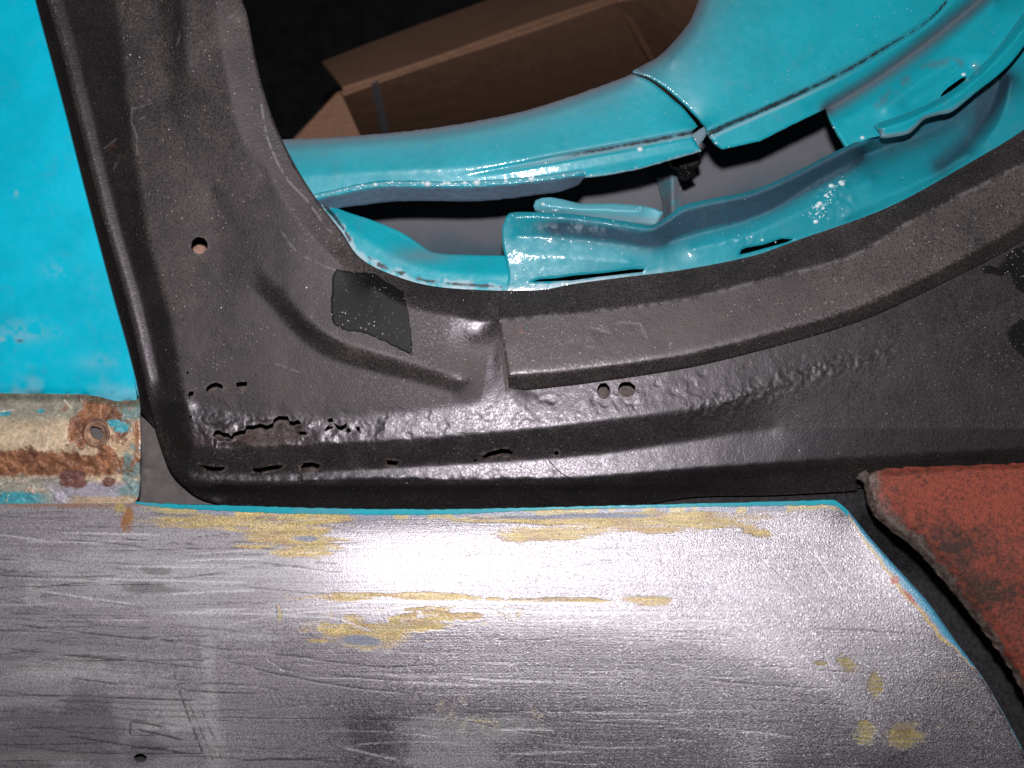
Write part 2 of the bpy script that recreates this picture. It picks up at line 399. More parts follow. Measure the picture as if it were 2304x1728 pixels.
HAIR = m_simple('dark_hair', (0.01, 0.01, 0.01), 0.4, 0.1, 60)

#@@LINES
# ------------------------------------------------------------------ outlines measured on the panels
L0 = [(70, -120), (104, 0), (135, 104), (167, 236), (194, 347), (229, 486), (255, 576), (278, 656), (306, 770), (326, 861), (347, 954), (365, 1013), (385, 1062), (417, 1097), (451, 1121), (503, 1138)]
I0 = [(520, -120), (542, -10), (556, 35), (569, 104), (590, 194), (618, 278), (660, 365), (712, 448), (768, 521), (806, 576), (872, 614), (976, 644), (1126, 654), (1219, 652), (1289, 639), (1400, 624), (1536, 607), (1692, 576), (1789, 542), (2001, 465), (2196, 358), (2304, 292), (2420, 205)]
SB = [(1146, 875), (1185, 877), (1324, 861), (1536, 829), (1710, 788), (1883, 739), (1987, 701), (2126, 635), (2244, 576), (2304, 540), (2420, 465)]
E2 = [(1118, 722), (1324, 701), (1536, 675), (1710, 632), (1918, 576), (2057, 493), (2304, 368), (2420, 300)]
E3 = [(1140, 845), (1289, 834), (1536, 800), (1744, 748), (1900, 703), (2050, 640), (2200, 562), (2304, 500), (2420, 425)]
S0 = [(440, 905), (560, 930), (700, 945), (813, 937), (924, 927), (1056, 909), (1091, 888), (1105, 850), (1112, 790)]
S1 = [(430, 1010), (560, 1005), (700, 1002), (837, 996), (1080, 979), (1324, 951), (1536, 923), (1675, 893), (1779, 858), (1987, 805), (2230, 701), (2304, 660), (2420, 590)]
G0 = [(440, 1062), (600, 1066), (768, 1056), (1046, 1040), (1324, 1022), (1536, 993), (1744, 963)]
G1 = [(440, 1082), (600, 1088), (768, 1082), (976, 1082), (1115, 1082), (1324, 1078), (1536, 1060), (1744, 1046), (1953, 1034), (2304, 1013), (2420, 1006)]
BT = [(503, 1138), (700, 1165), (1000, 1170), (1300, 1165), (1536, 1121), (1744, 1114), (1918, 1104), (1960, 1094), (2304, 1062), (2420, 1055)]
D1 = [(585, 600), (635, 655), (694, 722), (768, 772), (860, 802), (942, 826), (1039, 856)]
D0 = [(560, 640), (612, 690), (672, 758), (752, 808), (850, 836), (940, 858), (1025, 884)]
L2 = [(255, -120), (262, 0), (278, 139), (300, 330), (338, 560), (350, 600), (382, 715), (397, 800), (410, 870), (424, 941), (432, 1000)]

def C(pts, k=0.217, ox=400, oy=820): return [(ox+k*a, oy+k*b) for a, b in pts]
def C5(pts): return C(pts, 1/2.88, 768, 576)
#@@PILLAR
# ------------------------------------------------------------------ black pillar panel
def lumps(x, y):
    d1, _ = pdist(x, y, cr(S1, step=30)); d0, _ = pdist(x, y, cr(S0[:6]+SB[1:], step=30))
    shelf = sstep(30, 0, np.maximum(0, np.maximum(d1, d0)-60))*sstep(2050, 1500, x)
    rustz = np.exp(-(((x-600)/230)**2+((y-965)/48)**2))
    seam = np.exp(-(pdist(x, y, [(1560, 935), (1700, 885), (1800, 848), (2000, 792)])[0]/26)**2)
    low = np.exp(-(pdist(x, y, cr([(440, 1075), (760, 1082), (1000, 1080), (1250, 1072)], step=30))[0]/16)**2)
    return shelf, rustz, seam, low
pillar_relief = Relief([
    (L0, [-7]*12+[-9, -12, -15, -18]),
    ([(a+9, b-1) for a, b in L0[:11]], -5.8), ([(a+36, b-2) for a, b in L0[:10]], [-7.9]*10), ([(398, 1045), (430, 1075), (470, 1095)], [-7, -7.5, -9]),
    (L2, [5, 5, 5, 4, 2.5, 2, 1.5, 1, 1, 0.5, 0]),
    ([(352, -120), (361, 0), (368, 139), (385, 215)], [6, 6, 6, 5]),
    ([(398, -120), (404, 0), (420, 139), (425, 205)], [12, 12, 11, 7]),
    ([(480, -120), (490, 0), (505, 139), (540, 300), (600, 400)], [13, 13, 12, 9, 6]),
    ([(470, 420), (500, 600), (470, 760)], [4, 2, 0.5]),
    (I0[:13], [9, 9, 9, 8, 7, 6, 4, 2, 0, -2, -4, -6, -8]),
    ([(570, 300), (620, 420), (690, 520), (770, 600)], [8, 6.5, 5, 4]),
    ([(830, 640), (921, 690), (1020, 710), (1110, 722)], [4, 4, 3.5, 3]),
    (D1, [4, 4.5, 5.0, 4.9, 4.4, 3.6, 1.2]), (D0, [2, 0.5, -0.5, -1, -1.4, -1.6, -1.5]),
    (S0, [-0.9]*6+[-0.8, 0, 1]),
    (SB[1:], -3.5), (I0[14:], -17), ([(1190, 716)]+[(a, b) for a, b in E2[1:]], -5),
    (S1, [0.7, 0.6, 0.5, 0.4, 0.2, -0.2, -0.8, -1.4, -2, -2.6, -3.2, -3.6, -4]),
    (G0, [-8, -8, -7.8, -7.4, -6.8, -6.0, -4.6]),
    (G1, [-7.2, -7.0, -6.8, -6.2, -6.0, -5.2, -4.0, -3.0, -2.6, -2, -2]),
    ([(480, 1112), (700, 1124), (1000, 1126), (1300, 1124), (1536, 1092), (1744, 1072), (1953, 1056), (2304, 1030), (2420, 1024)], [-17, -17, -17, -17, -13, -11, -10, -9, -9]),
    (BT, [-22, -26, -26, -26, -20, -19, -19, -20, -20, -20]),
], (-40, -140, 2440, 1240), 4, 1.35)
strip_poly = np.vstack([np.array([(1126, 650), (1123, 722), (1136, 798), (1146, 873)]), cr(SB[1:], step=6)[:, :2], np.array([(2420, 205)]), cr(I0[12:], step=6)[::-1, :2]])
strip_relief = Relief([(I0[12:], -9), (E2, 0.4), (E3, [4.3]*6+[3.6, 2.8, 2.4]), (SB, [-0.6]*6+[-1.0, -1.4, -2, -2.4, -3]),
                       ([(1135, 800), (1140, 770)], 2.6)], (1080, 150, 2440, 900), 3, 1.2)
crumb = lambda x, y: np.abs(fbm(x, y, 9, 3, 31))
def pillar_h(x, y):
    h = pillar_relief(x, y)
    shelf, rustz, seam, low = lumps(x, y)
    h = h+1.3*np.exp(-(((x-1075)/42)**2+((y-748)/34)**2))
    h = h+0.8*np.exp(-(((x-1036)/14)**2+((y-856)/10)**2))+0.10*shelf*fbm(x, y, 34, 3, 11)+0.60*rustz*fbm(x, y, 30, 4, 12)+0.30*seam*fbm(x, y, 12, 3, 13)+0.22*low*fbm(x, y, 18, 3, 14)
    h = h-0.13*shelf*sstep(0.25, 0.7, fbm(x, y, 20, 2, 19))
    h = h+0.10*fbm(x, y, 60, 3, 15)
    # the lower lip of the long crack has sunk
    ck = cr(C([(365, 760), (555, 770), (640, 720), (720, 690), (860, 660), (990, 660), (1020, 590), (1140, 575), (1180, 630), (1270, 610)]), step=8)[:, :2]
    d, al = pdist(x, y, ck); yy = np.interp(x, ck[:, 0], ck[:, 1])
    h = h-2.2*np.exp(-(d/24)**2)*sstep(-4, 6, y-yy)*sstep(0, 0.05, al)*sstep(1, 0.93, al)
    m = inside(x, y, strip_poly); hs = strip_relief(x, y)
    return np.where(m, np.minimum(h, hs-2.0), h)
holes = [C([(108, 320), (120, 285), (160, 283), (155, 320), (125, 352)]),
    C([(290, 270), (305, 235), (350, 205), (400, 192), (455, 212), (468, 240), (430, 252), (370, 262), (320, 282)]),
    C([(605, 195), (660, 186), (715, 183), (712, 240), (660, 285), (615, 235)]),
    C([(365, 740), (390, 690), (430, 690), (470, 715), (520, 715), (555, 752), (580, 715), (650, 690), (700, 685), (710, 640), (780, 640), (860, 620), (920, 640), (985, 618), (1000, 570), (1050, 540), (1140, 545), (1155, 588), (1200, 600), (1250, 580), (1272, 605), (1230, 634), (1180, 640), (1146, 612), (1130, 585), (1050, 588), (1018, 604), (1004, 655), (960, 682), (900, 665), (840, 675), (770, 690), (728, 680), (715, 702), (660, 730), (600, 760), (565, 778), (540, 756), (480, 770), (450, 748), (410, 748)]),
    C([(1520, 692), (1550, 645), (1590, 622), (1606, 655), (1560, 678)]), C([(1550, 575), (1600, 556), (1614, 590), (1570, 598)]),
    C([(1615, 606), (1680, 645), (1720, 635), (1750, 606), (1745, 650), (1700, 682), (1660, 668)]), C([(1740, 690), (1775, 660), (1795, 690), (1770, 712)]),
    C([(1845, 648), (1880, 648), (1896, 716), (1870, 695)]), C([(1250, 705), (1300, 698), (1340, 712), (1330, 728), (1260, 722)]),
    C([(205, 1035), (290, 1056), (380, 1068), (495, 1068), (460, 1097), (400, 1107), (320, 1102), (280, 1075)]),
    C([(760, 1080), (850, 1082), (950, 1058), (1040, 1048), (1090, 1053), (1040, 1082), (985, 1088), (950, 1104), (910, 1128), (860, 1114), (790, 1108)]),
    C([(1278, 1062), (1310, 1028), (1400, 1018), (1472, 1045), (1440, 1102), (1380, 1114), (1310, 1098)]),
    [(869, 1036), (896, 1039), (893, 1046), (872, 1046)],
    [(1084, 1028), (1101, 1018), (1129, 1011), (1146, 1012), (1155, 1019), (1136, 1024), (1115, 1027), (1094, 1031)],
    ell(1358, 880, 15, 19, 16, 0.06, 1), ell(1410, 876, 20, 18, 16, 0.08, 2), ell(448, 552, 19.5, 19, 20, 0.04, 3), ell(1252, 1019, 5.5, 5, 8, 0.1, 4),
    ell(429, 938, 3.5, 3, 7, 0.2, 5), ell(422, 839, 3, 3, 7, 0.2, 5), ell(1069, 1036, 5, 3, 7, 0.2, 6)]
def grow(q, d):
    q = np.array(q, float); a = np.roll(q, 1, 0); b = np.roll(q, -1, 0); t = b-a; t /= np.maximum(1e-6, np.hypot(*t.T))[:, None]
    ar = 0.5*np.sum(q[:, 0]*b[:, 1]-b[:, 0]*q[:, 1]); n = np.stack([t[:, 1], -t[:, 0]], -1)*np.sign(ar); return q+n*d
holes = [grow(q, 1.7 if i == 3 else 1.3) if i < 15 else q for i, q in enumerate(holes)]
def pillar_attr(x, y, h):
    shelf, rustz, seam, low = lumps(x, y)
    d1, _ = pdist(x, y, cr(S1, step=30)); dl2, _ = pdist(x, y, cr(L2, step=30))
    ys1 = np.interp(x, [p[0] for p in S1], [p[1] for p in S1]); ys0 = np.interp(x, [p[0] for p in S0[:6]]+[1100, 1146]+[p[0] for p in SB[1:]], [p[1] for p in S0[:6]]+[890, 877]+[p[1] for p in SB[1:]])
    xl2 = np.interp(y, [p[1] for p in L2], [p[0] for p in L2])
    dust = 0.50+0.24*fbm(x, y, 130, 4, 21)+0.10*fbm(x, y, 22, 3, 22)
    ys0 = ys0-90*sstep(1080, 1100, x)*sstep(1138, 1122, x)*sstep(700, 760, y); below = sstep(-14, 14, y-ys0)
    dust = dust*(1-below*0.78)+0.10*below*sstep(1500, 2000, x)
    lowb = sstep(-8, 8, y-ys1); dust = dust*(1-0.35*lowb*sstep(1900, 1500, x))+0.10*lowb*sstep(1500, 1900, x)
    dust = np.maximum(dust, (0.30+0.12*fbm(x, y, 40, 4, 23))*lowb*sstep(1900, 1100, x)*sstep(1098, 1085, y-0*x)); dust = np.maximum(dust, 0.17*sstep(1095, 1115, y))
    g0 = np.interp(x, [p[0] for p in G0], [p[1] for p in G0]); g1 = np.interp(x, [p[0] for p in G1], [p[1] for p in G1]); rid = sstep(-4, 6, y-g0)*sstep(6, -4, y-g1)*sstep(460, 700, x); dust = dust*(1-0.75*rid)
    left = sstep(6, -10, x-xl2); dust = dust*(1-left*0.62); de, _ = pdist(x, y, cr(L0[:12], step=30)); eb = sstep(30, 6, de); dust = dust+0.22*eb
    # wedges and hollows wiped clean
    for cx, cy, rx, ry, a, k in [(404, 80, 24, 130, 0.05, 0.7), (512, 470, 17, 60, -0.5, 0.6), (560, 520, 40, 42, -0.6, 0.45), (620, 660, 70, 40, 0.75, 0.55), (690, 742, 75, 22, 0.7, 0.6), (640, 600, 30, 22, 0, 0.4), (1000, 660, 130, 28, 0.15, 0.45)]:
        c, s = math.cos(a), math.sin(a); u = (x-cx)*c+(y-cy)*s; v = -(x-cx)*s+(y-cy)*c
        dust = dust*(1-k*np.exp(-((u/rx)**2+(v/ry)**2)**1.5))
    dd, _ = pdist(x, y, cr(D1, step=20)); d1r = np.exp(-(dd/9)**2)*sstep(680, 760, x); dust = dust+0.16*np.exp(-(dd/7)**2)*sstep(0.0, 0.5, fbm(x, y, 16, 2, 25)+0.5)
    pit = sstep(0.1, 0.8, fbm(x, y, 20, 2, 19))*shelf; dust = dust+0.08*pit
    flap = inside(x, y, [(475, 990), (480, 978), (520, 982), (545, 972), (562, 958), (612, 952), (622, 942), (645, 945), (655, 960), (690, 964), (676, 986), (632, 1000), (590, 1004), (560, 1000), (530, 988)])*1.0
    dust = np.maximum(dust, 0.62*flap); hl = np.zeros_like(x)
    for q in holes[:19]:
        q = np.array(q); c0 = q.mean(0); R0 = np.abs(q-c0).max()+14; i = np.where((np.abs(x-c0[0]) < R0) & (np.abs(y-c0[1]) < R0))[0]
        if len(i): dq, _ = pdist(x[i], y[i], q, True); hl[i] = np.maximum(hl[i], sstep(7, 2, dq+3*fbm(x[i], y[i], 10, 2, 24)))
    dust = np.maximum(dust, 0.75*hl*sstep(-0.5, 0.2, fbm(x, y, 12, 3, 33)))
    gloss = 0.1+0.75*below*(1-flap)*sstep(2200, 1200, x)+0.7*eb+0.8*d1r+1.6*np.exp(-(((x-1075)/50)**2+((y-745)/40)**2))
    rust = 0.22*np.exp(-(((x-560)/150)**2+((y-985)/20)**2))+0.7*np.exp(-(((x-262)/24)**2+((y-330)/22)**2))*sstep(0.2, 0.7, fbm(x, y, 9, 2, 27, 5))
    rust = np.maximum(rust, 0.24*hl*sstep(-0.2, 0.5, fbm(x, y, 16, 3, 34)))
    pale = 0.16*hl*sstep(0, 0.5, fbm(x, y, 9, 2, 26))
    def scr(pts, w, a):
        d, _ = pdist(x, y, pts); return a*sstep(w, w*0.3, d)*sstep(-0.5, 0.2, fbm(x, y, 10, 2, 28))
    pale = np.maximum(pale, scr(cr([(588, 235), (602, 310), (640, 395), (690, 450), (730, 505), (765, 540)]), 3.2, 0.55))
    pale = np.maximum(pale, scr(cr([(633, 520), (662, 560), (700, 585), (765, 612)]), 2.6, 0.45))
    for pts in ([(298, 240), (296, 275), (306, 300), (310, 350)], [(300, 245), (340, 232)], [(225, 342), (262, 312)], [(256, 380), (274, 344)], [(310, 270), (336, 258)], [(395, 55), (404, 78), (398, 100)], [(620, 818), (676, 838)], [(840, 1000), (845, 1035)]):
        pale = np.maximum(pale, scr(cr(pts), 2.6, 0.34))
    pale = np.maximum(pale, 0.35*np.exp(-(((x-520)/22)**2+((y-34)/14)**2))*sstep(0.0, 0.5, fbm(x, y, 22, 3, 29, 6, -0.6)))
    return dict(dust=np.clip(dust, 0, 1), rust=np.clip(rust, 0, 1), pale=pale, gloss=np.clip(gloss, 0, 1.25))
pil = thing('body_pillar', 'black undercoated body pillar with rust holes along its lower edge, curving round the turquoise opening', 'car pillar', (1152, 1140), -10)
pil_out = np.vstack([cr(L0, step=6)[:, :2], cr(BT, step=8)[1:, :2], cr(I0, step=6)[::-1, :2]])
skin = sheet('pillar_skin', pil_out, pillar_h, BLACK, pil, holes, 3.0, 1.4, 6, 0.8, pillar_attr, 0.0, [cr(L0, step=4)[:, :2], cr(I0[:13], step=4)[:, :2]])
def strip_h(x, y):
    return strip_relief(x, y)+0.08*fbm(x, y, 50, 3, 41)+0.25*np.exp(-(((x-1350)/70)**2+((y-752)/18)**2))*fbm(x, y, 40, 2, 42)
def strip_attr(x, y, h):
    ye2 = np.interp(x, [p[0] for p in E2], [p[1] for p in E2]); ye3 = np.interp(x, [p[0] for p in E3], [p[1] for p in E3])
    dust = 0.74+0.10*fbm(x, y, 120, 4, 43)+0.08*fbm(x, y, 20, 3, 44)
    dust = dust*(1-0.55*sstep(4, -8, y-ye2))*(1-0.5*sstep(-4, 8, y-ye3))
    for cx, cy, rx, ry in ((1350, 745, 45, 18), (1430, 735, 36, 30), (1210, 770, 40, 16)): dust = dust*(1-0.4*np.exp(-((x-cx)/rx)**2-((y-cy)/ry)**2))
    pale = 0.35*np.exp(-(pdist(x, y, cr(E2, step=20))[0]/4)**2)*sstep(-0.3, 0.4, fbm(x, y, 14, 2, 45))
    for pts in ([(1318, 779), (1336, 782)], [(1330, 736), (1370, 748)], [(1395, 725), (1440, 728), (1456, 760)]): pale = np.maximum(pale, 0.3*sstep(4, 1, pdist(x, y, pts)[0]))
    rust = 0.8*np.exp(-(((x-1175)/22)**2+((y-750)/26)**2))*sstep(0.2, 0.7, fbm(x, y, 10, 3, 46))
    return dict(dust=np.clip(dust, 0, 1), rust=rust, pale=pale, gloss=0.25+0.85*np.exp(-(pdist(x, y, cr(E3, step=20))[0]/11)**2))
sheet('lapped_channel', strip_poly, strip_h, BLACK, pil, (), 3.0, 2.2, 5, 0.7, strip_attr, 0.0, [strip_poly[:4], cr(SB, step=6)[:, :2]])
patch = [(748, 622), (756, 606), (795, 612), (842, 615), (880, 640), (905, 655), (918, 700), (926, 760), (928, 800), (880, 776), (830, 752), (776, 742), (748, 730), (745, 680)]
one = lambda **k: (lambda x, y, h: {a: np.full(len(x), float(v)) for a, v in k.items()})
TARG = BLACK
sheet('tar_patch', patch, lambda x, y: pillar_h(x, y)+0.45, TAR, pil, (), 3.0, 0.5, 3, 0.25, None, 2.0)
for k, b in enumerate(([(2206, 604), (2214, 600), (2228, 597), (2246, 604), (2254, 590), (2262, 574), (2284, 560), (2330, 545), (2330, 672), (2304, 660), (2284, 648), (2272, 630), (2268, 618), (2250, 622), (2232, 616), (2214, 616)],
                       [(2262, 752), (2278, 730), (2330, 700), (2330, 838), (2304, 806), (2284, 790), (2270, 775)])):
    sheet('tar_blob', b, lambda x, y: pillar_h(x, y)+0.4+0.05*fbm(x, y, 14, 3, 52), TAR, pil, (), 3.0, 0.4, 3, 0.3, None, 2.0)
# layers seen through the rust holes
sheet('inner_reinforcement', [(395, 830), (980, 830), (980, 900), (1500, 830), (1500, 960), (1300, 1060), (1000, 1085), (395, 1095)], lambda x, y: pillar_relief(x, y)-16+0.4*fbm(x, y, 40, 3, 54), BROWNINNER, pil, (), 8, 1.2)
sheet('inner_plate', ell(448, 556, 60, 60, 20), lambda x, y: -26+0*x, m_simple('pinkish_inner_steel', (0.42, 0.24, 0.18), 0.5, 0.3, 300), pil, (), 8, 1.2)
#@@DOOR
# ------------------------------------------------------------------ turquoise door on the left with its rusty band
DE = [(50, -120), (78, 0), (115, 139), (149, 267), (187, 417), (229, 576), (257, 680), (288, 791), (306, 864), (311, 895), (314, 920), (316, 993), (314, 1060), (314, 1090), (309, 1121), (301, 1131)]
door = thing('door', 'turquoise painted door skin beside the black pillar with a rusty band along its bottom', 'car door', (100, 1130), 6)
door_top = Relief([([(-160, 880), (0, 884), (174, 886), (257, 902), (320, 902)], [2, 2, 2, 2, 1.5]), ([(-160, 640), (200, 640)], 8), ([(-160, 400), (150, 400)], 10), ([(-160, -120), (60, -120)], 8.5)], (-170, -140, 340, 1160), 4, 1.5)
YB = lambda x: np.interp(x, [-160, 0, 100, 174, 220, 257, 306, 330], [882, 884, 885, 886, 891, 902, 899, 899])
dtop = [(-420, -120)]+[tuple(p) for p in cr(DE[:10], step=6)[:, :2]]+[(x, float(YB(x))+6) for x in range(300, -420, -12)]+[(-420, 888)]
def dattr(x, y, h):
    e = y-YB(x)
    pr = 0.28*sstep(-90, -10, e)*sstep(-0.3, 0.5, fbm(x, y, 60, 3, 81))
    for cx, cy, rx, ry, k in ((55, 745, 60, 22, 0.35), (20, 764, 35, 8, 0.6), (225, 815, 50, 18, 0.2), (130, 606, 30, 18, 0.2), (36, 425, 5, 14, 0.7)): pr = np.maximum(pr, k*np.exp(-((x-cx)/rx)**2-((y-cy)/ry)**2)*sstep(-0.4, 0.3, fbm(x, y, 20, 3, 82)))
    ck = 0.8*np.exp(-(((x-45)/8)**2+((y-767)/3)**2))+0.5*np.exp(-(((x-253)/7)**2+((y-883)/2.2)**2))+0.6*sstep(-10, 4, e)*sstep(-0.2, 0.5, fbm(x, y, 22, 3, 83))
    return dict(primer_and_shade=np.clip(pr, 0, 1), pale=np.zeros(len(x)), crack=np.clip(ck, 0, 0.85))
sheet('door_skin', dtop, lambda x, y: door_top(x, y)-1.2*sstep(-16, 6, y-YB(x)), DOORT, door, (), 4.0, 1.2, 0, 1.0, dattr, 0, [cr(DE[:10], step=4)[:, :2]])
band_relief = Relief([([(-160, 886), (0, 888), (174, 890), (257, 906), (330, 903)], [4.5, 4.5, 4.5, 4.5, 4]), ([(-160, 925), (330, 925)], [7.5, 6.5]), ([(-160, 965), (100, 965), (330, 965)], [11.5, 11.3, 6.5]), ([(-160, 1000), (100, 1000), (330, 1000)], [12.5, 12.3, 8]),
    ([(-160, 1045), (330, 1045)], [9.5, 8]), ([(-160, 1085), (330, 1085)], [6, 5]), ([(-160, 1140), (330, 1140)], [4.5, 3.5])], (-170, 860, 340, 1160), 4, 1.6)
HC = (217, 976)
rustmask = lambda x, y: np.clip(sstep(-0.15, 0.25, fbm(x, y, 34, 5, 91)+1.3*sstep(1010, 1040, y)-1.2*sstep(1068, 1092, y)+0.9*np.exp(-(((x-225)/75)**2+((y-960)/75)**2))-0.35-0.7*sstep(170, 60, x)*sstep(1010, 980, y)), 0, 1)
def band_h(x, y):
    h = band_relief(x, y); r = rustmask(x, y)
    h = h-0.55*r+1.0*r*fbm(x, y, 14, 4, 92)+0.15*fbm(x, y, 30, 3, 93)
    fl = sstep(0.35, 0.5, fbm(x, y, 22, 3, 94))*sstep(0.02, 0.2, r)*sstep(0.98, 0.5, r)
    return h+1.5*fl
def band_attr(x, y, h):
    n = len(x); r = rustmask(x, y); v = fbm(x, y, 26, 4, 95)[:, None]; v2 = fbm(x, y, 70, 3, 96)[:, None]
    cream = np.array([0.68, 0.53, 0.36]); green = np.array([0.36, 0.34, 0.27]); rust = np.array([0.34, 0.155, 0.080]); drust = np.array([0.15, 0.065, 0.045]); tq = np.array([0.08, 0.40, 0.47]); lav = np.array([0.42, 0.40, 0.45])
    g = sstep(965, 925, y)[:, None]; c = cream*(1-g)+green*g
    c = c*(1+0.12*v)
    o = sstep(0.1, 0.7, v2+0.3*v)*0.5; c = c*(1-o)+np.array([0.50, 0.28, 0.13])*o
    lo = (sstep(1062, 1082, y+8*v[:, 0])*sstep(240, 120, x))[:, None]; c = c*(1-lo)+np.array([0.40, 0.38, 0.31])*lo
    lv = (sstep(1078, 1094, y+6*v[:, 0])*sstep(90, 140, x+30*v[:, 0]))[:, None]; c = c*(1-lv)+lav*lv
    t = (sstep(1100, 1108, y-0.06*x+5*v[:, 0])*sstep(130, 60, x-0*y))[:, None]; c = c*(1-t)+tq*t
    rr = (r*sstep(1076, 1064, y+5*v[:, 0]))[:, None]; col = rust*(1+0.35*v)+0.0; k = sstep(0.1, 0.6, fbm(x, y, 16, 4, 97))[:, None]*0.7; col = col*(1-k)+drust*k
    c = c*(1-rr)+col*rr
    for cx, cy, rx, ry in ((150, 1074, 17, 20), (178, 1084, 16, 17), (163, 1068, 26, 12), (244, 1085, 17, 11)):
        b = sstep(1.15, 0.8, np.hypot((x-cx)/rx, (y-cy)/ry)+0.25*fbm(x, y, 14, 2, 98))[:, None]; c = c*(1-b)+np.array([0.22, 0.105, 0.085])*b
    gt = (sstep(255, 275, x+14*v[:, 0])*sstep(-0.25, 0.3, fbm(x, y, 24, 3, 99)))[:, None]*0.8; c = c*(1-gt)+np.array([0.20, 0.34, 0.33])*gt
    for cx, cy, rx, ry in ((272, 962, 20, 12), (256, 955, 14, 10), (90, 925, 7, 5), (10, 932, 16, 6)):
        b = sstep(1.1, 0.8, np.hypot((x-cx)/rx, (y-cy)/ry)+0.4*fbm(x, y, 12, 2, 101))[:, None]; c = c*(1-b)+tq*b
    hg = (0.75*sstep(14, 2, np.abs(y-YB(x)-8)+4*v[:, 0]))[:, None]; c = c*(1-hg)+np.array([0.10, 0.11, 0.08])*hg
    er = (sstep(12, 3, np.abs(x-309)+4*v[:, 0])*sstep(930, 960, y)*sstep(1050, 1010, y))[:, None]; c = c*(1-er)+rust*er
    b = (sstep(1112, 1124, y+4*v[:, 0])*sstep(140, 180, x))[:, None]; c = c*(1-b)+np.array([0.55, 0.42, 0.28])*b*1.0
    for pts in ([(85, 978), (78, 1005)], [(110, 982), (105, 1010)], [(60, 975), (48, 1000)], [(145, 900), (160, 918)], [(0, 926), (30, 922)]):
        s = (0.8*sstep(2.4, 0.8, pdist(x, y, pts)[0]))[:, None]; c = c*(1-s)+np.array([0.8, 0.74, 0.6])*s
    fl = sstep(0.35, 0.5, fbm(x, y, 22, 3, 94))*sstep(0.02, 0.2, r)*sstep(0.98, 0.5, r)
    f = fl[:, None]*0.8; c = c*(1-f)+np.array([0.72, 0.56, 0.42])*f
    return dict(col=np.clip(c, 0.01, 1), rough=0.48*r+0.30*(1-r), pit=0.25+0.75*r)
dband = [(x, float(YB(x))+1) for x in range(-420, 312, 8)]+[tuple(p) for p in cr(DE[9:], step=5)[:, :2]]+[(290, 1136), (200, 1134), (0, 1133), (-420, 1132)]
sheet('moulding_band', dband, band_h, RUSTY, door, [ell(HC[0], HC[1], 30, 31, 30, 0.03, 8)], 2.4, 1.2, 2.5, 0.3, band_attr, 0.6, [cr(DE[9:], step=4)[:, :2]], label='rusty flaking band with a screw hole')
def cup_attr(x, y, h):
    d = np.hypot(x-HC[0], y-HC[1]); v = fbm(x, y, 14, 3, 102)[:, None]
    c = np.array([0.36, 0.22, 0.145])*(1+0.35*v); s = sstep(24, 31, d)[:, None]*0.6
    return dict(col=c*(1-s)+np.array([0.14, 0.06, 0.04])*s, rough=np.full(len(x), 0.6), pit=np.full(len(x), 0.7))
cup = sheet('screw_cup', ell(HC[0], HC[1], 35, 36, 30), lambda x, y: float(band_relief(np.array([217.]), np.array([976.]))[0])-0.4-2.2*sstep(30, 15, np.hypot(x-HC[0], y-HC[1]))-1.8*sstep(27, 33, np.hypot(x-HC[0], y-HC[1]))+0.2*fbm(x, y, 16, 2, 103), RUSTY, door, [C([(1235, 640), (1270, 605), (1330, 612), (1400, 640), (1432, 700), (1420, 760), (1385, 800), (1340, 790), (1280, 760), (1240, 700)], 0.1627, 0, 860)], 2.4, 1.6, 0, None, cup_attr)
sheet('backing_nut', ell(HC[0]+3, HC[1]+4, 26, 26, 6), lambda x, y: 1.0+0*x, BRACK, door, (), 5, 3)
# turned-in black door edge facing the pillar
pe = [(a-1, b) for a, b in L0[:11]]
edge_poly = np.vstack([cr([(a-3, b) for a, b in DE[:11]], step=8)[:, :2], np.array([(347, 962)]), cr(pe, step=8)[::-1, :2]+[3, 0]])
edge_rel = Relief([([(a-3, b) for a, b in DE[:11]], 4), ([(a+3, b) for a, b in pe], -17)], (0, -140, 380, 1000), 4, 0.8)
sheet('door_edge', edge_poly, edge_rel, BLACK, door, (), 4, 1.0, 0, None, one(dust=0.22, rust=0, pale=0, gloss=0.1))
# corner bracket in the gap under the door edge
brk = thing('corner_bracket', 'dusty grey bracket showing in the gap between rusty door band and pillar foot', 'bracket', (370, 1130), -22)
sheet('bracket_plate', [(296, 900), (330, 930), (370, 940), (480, 1080), (520, 1160), (296, 1160)], Relief([([(296, 900), (400, 960)], -20), ([(296, 1052), (350, 1058), (440, 1085)], -22), ([(296, 1160), (520, 1160)], -24.5), ([(330, 960), (336, 1000), (322, 1060)], -20)], (280, 880, 540, 1180), 4, 1.0), BRACK, brk, (), 5, 1.5, 0)
#@@FRAME
# ------------------------------------------------------------------ turquoise window frame (cut and torn)
frm = thing('window_frame', 'turquoise sheet metal window frame, cut and torn open above the black pillar foot', 'window frame', (1350, 620), -8)
def fattr(primer_and_shade=None, pale=None, crack=None):
    def f(x, y, h):
        z = np.zeros(len(x))
        return dict(primer_and_shade=np.clip(primer_and_shade(x, y), 0, 1) if primer_and_shade else z, pale=np.clip(pale(x, y), 0, 1) if pale else z, crack=np.clip(crack(x, y), 0, 1) if crack else z)
    return f
TOPL = [(560, 324), (635, 314), (768, 307), (976, 288), (1185, 248), (1358, 191), (1421, 167)]
SEAML = [(1421, 167), (1452, 177), (1482, 196), (1510, 220), (1536, 243), (1556, 266), (1570, 284)]
BOTL = [(1578, 340), (1536, 352), (1428, 382), (1313, 400), (1115, 412), (1011, 416), (872, 414), (803, 423), (712, 446), (640, 470)]
rl_out = np.vstack([cr(TOPL, step=6)[:, :2], cr(SEAML, step=4)[1:, :2], np.array([(1553, 300), (1565, 318)]), cr(BOTL, step=4)[:, :2], np.array([(560, 440)])])
VG = [(1000, 402), (1115, 381), (1200, 365), (1289, 348), (1420, 325), (1555, 299)]
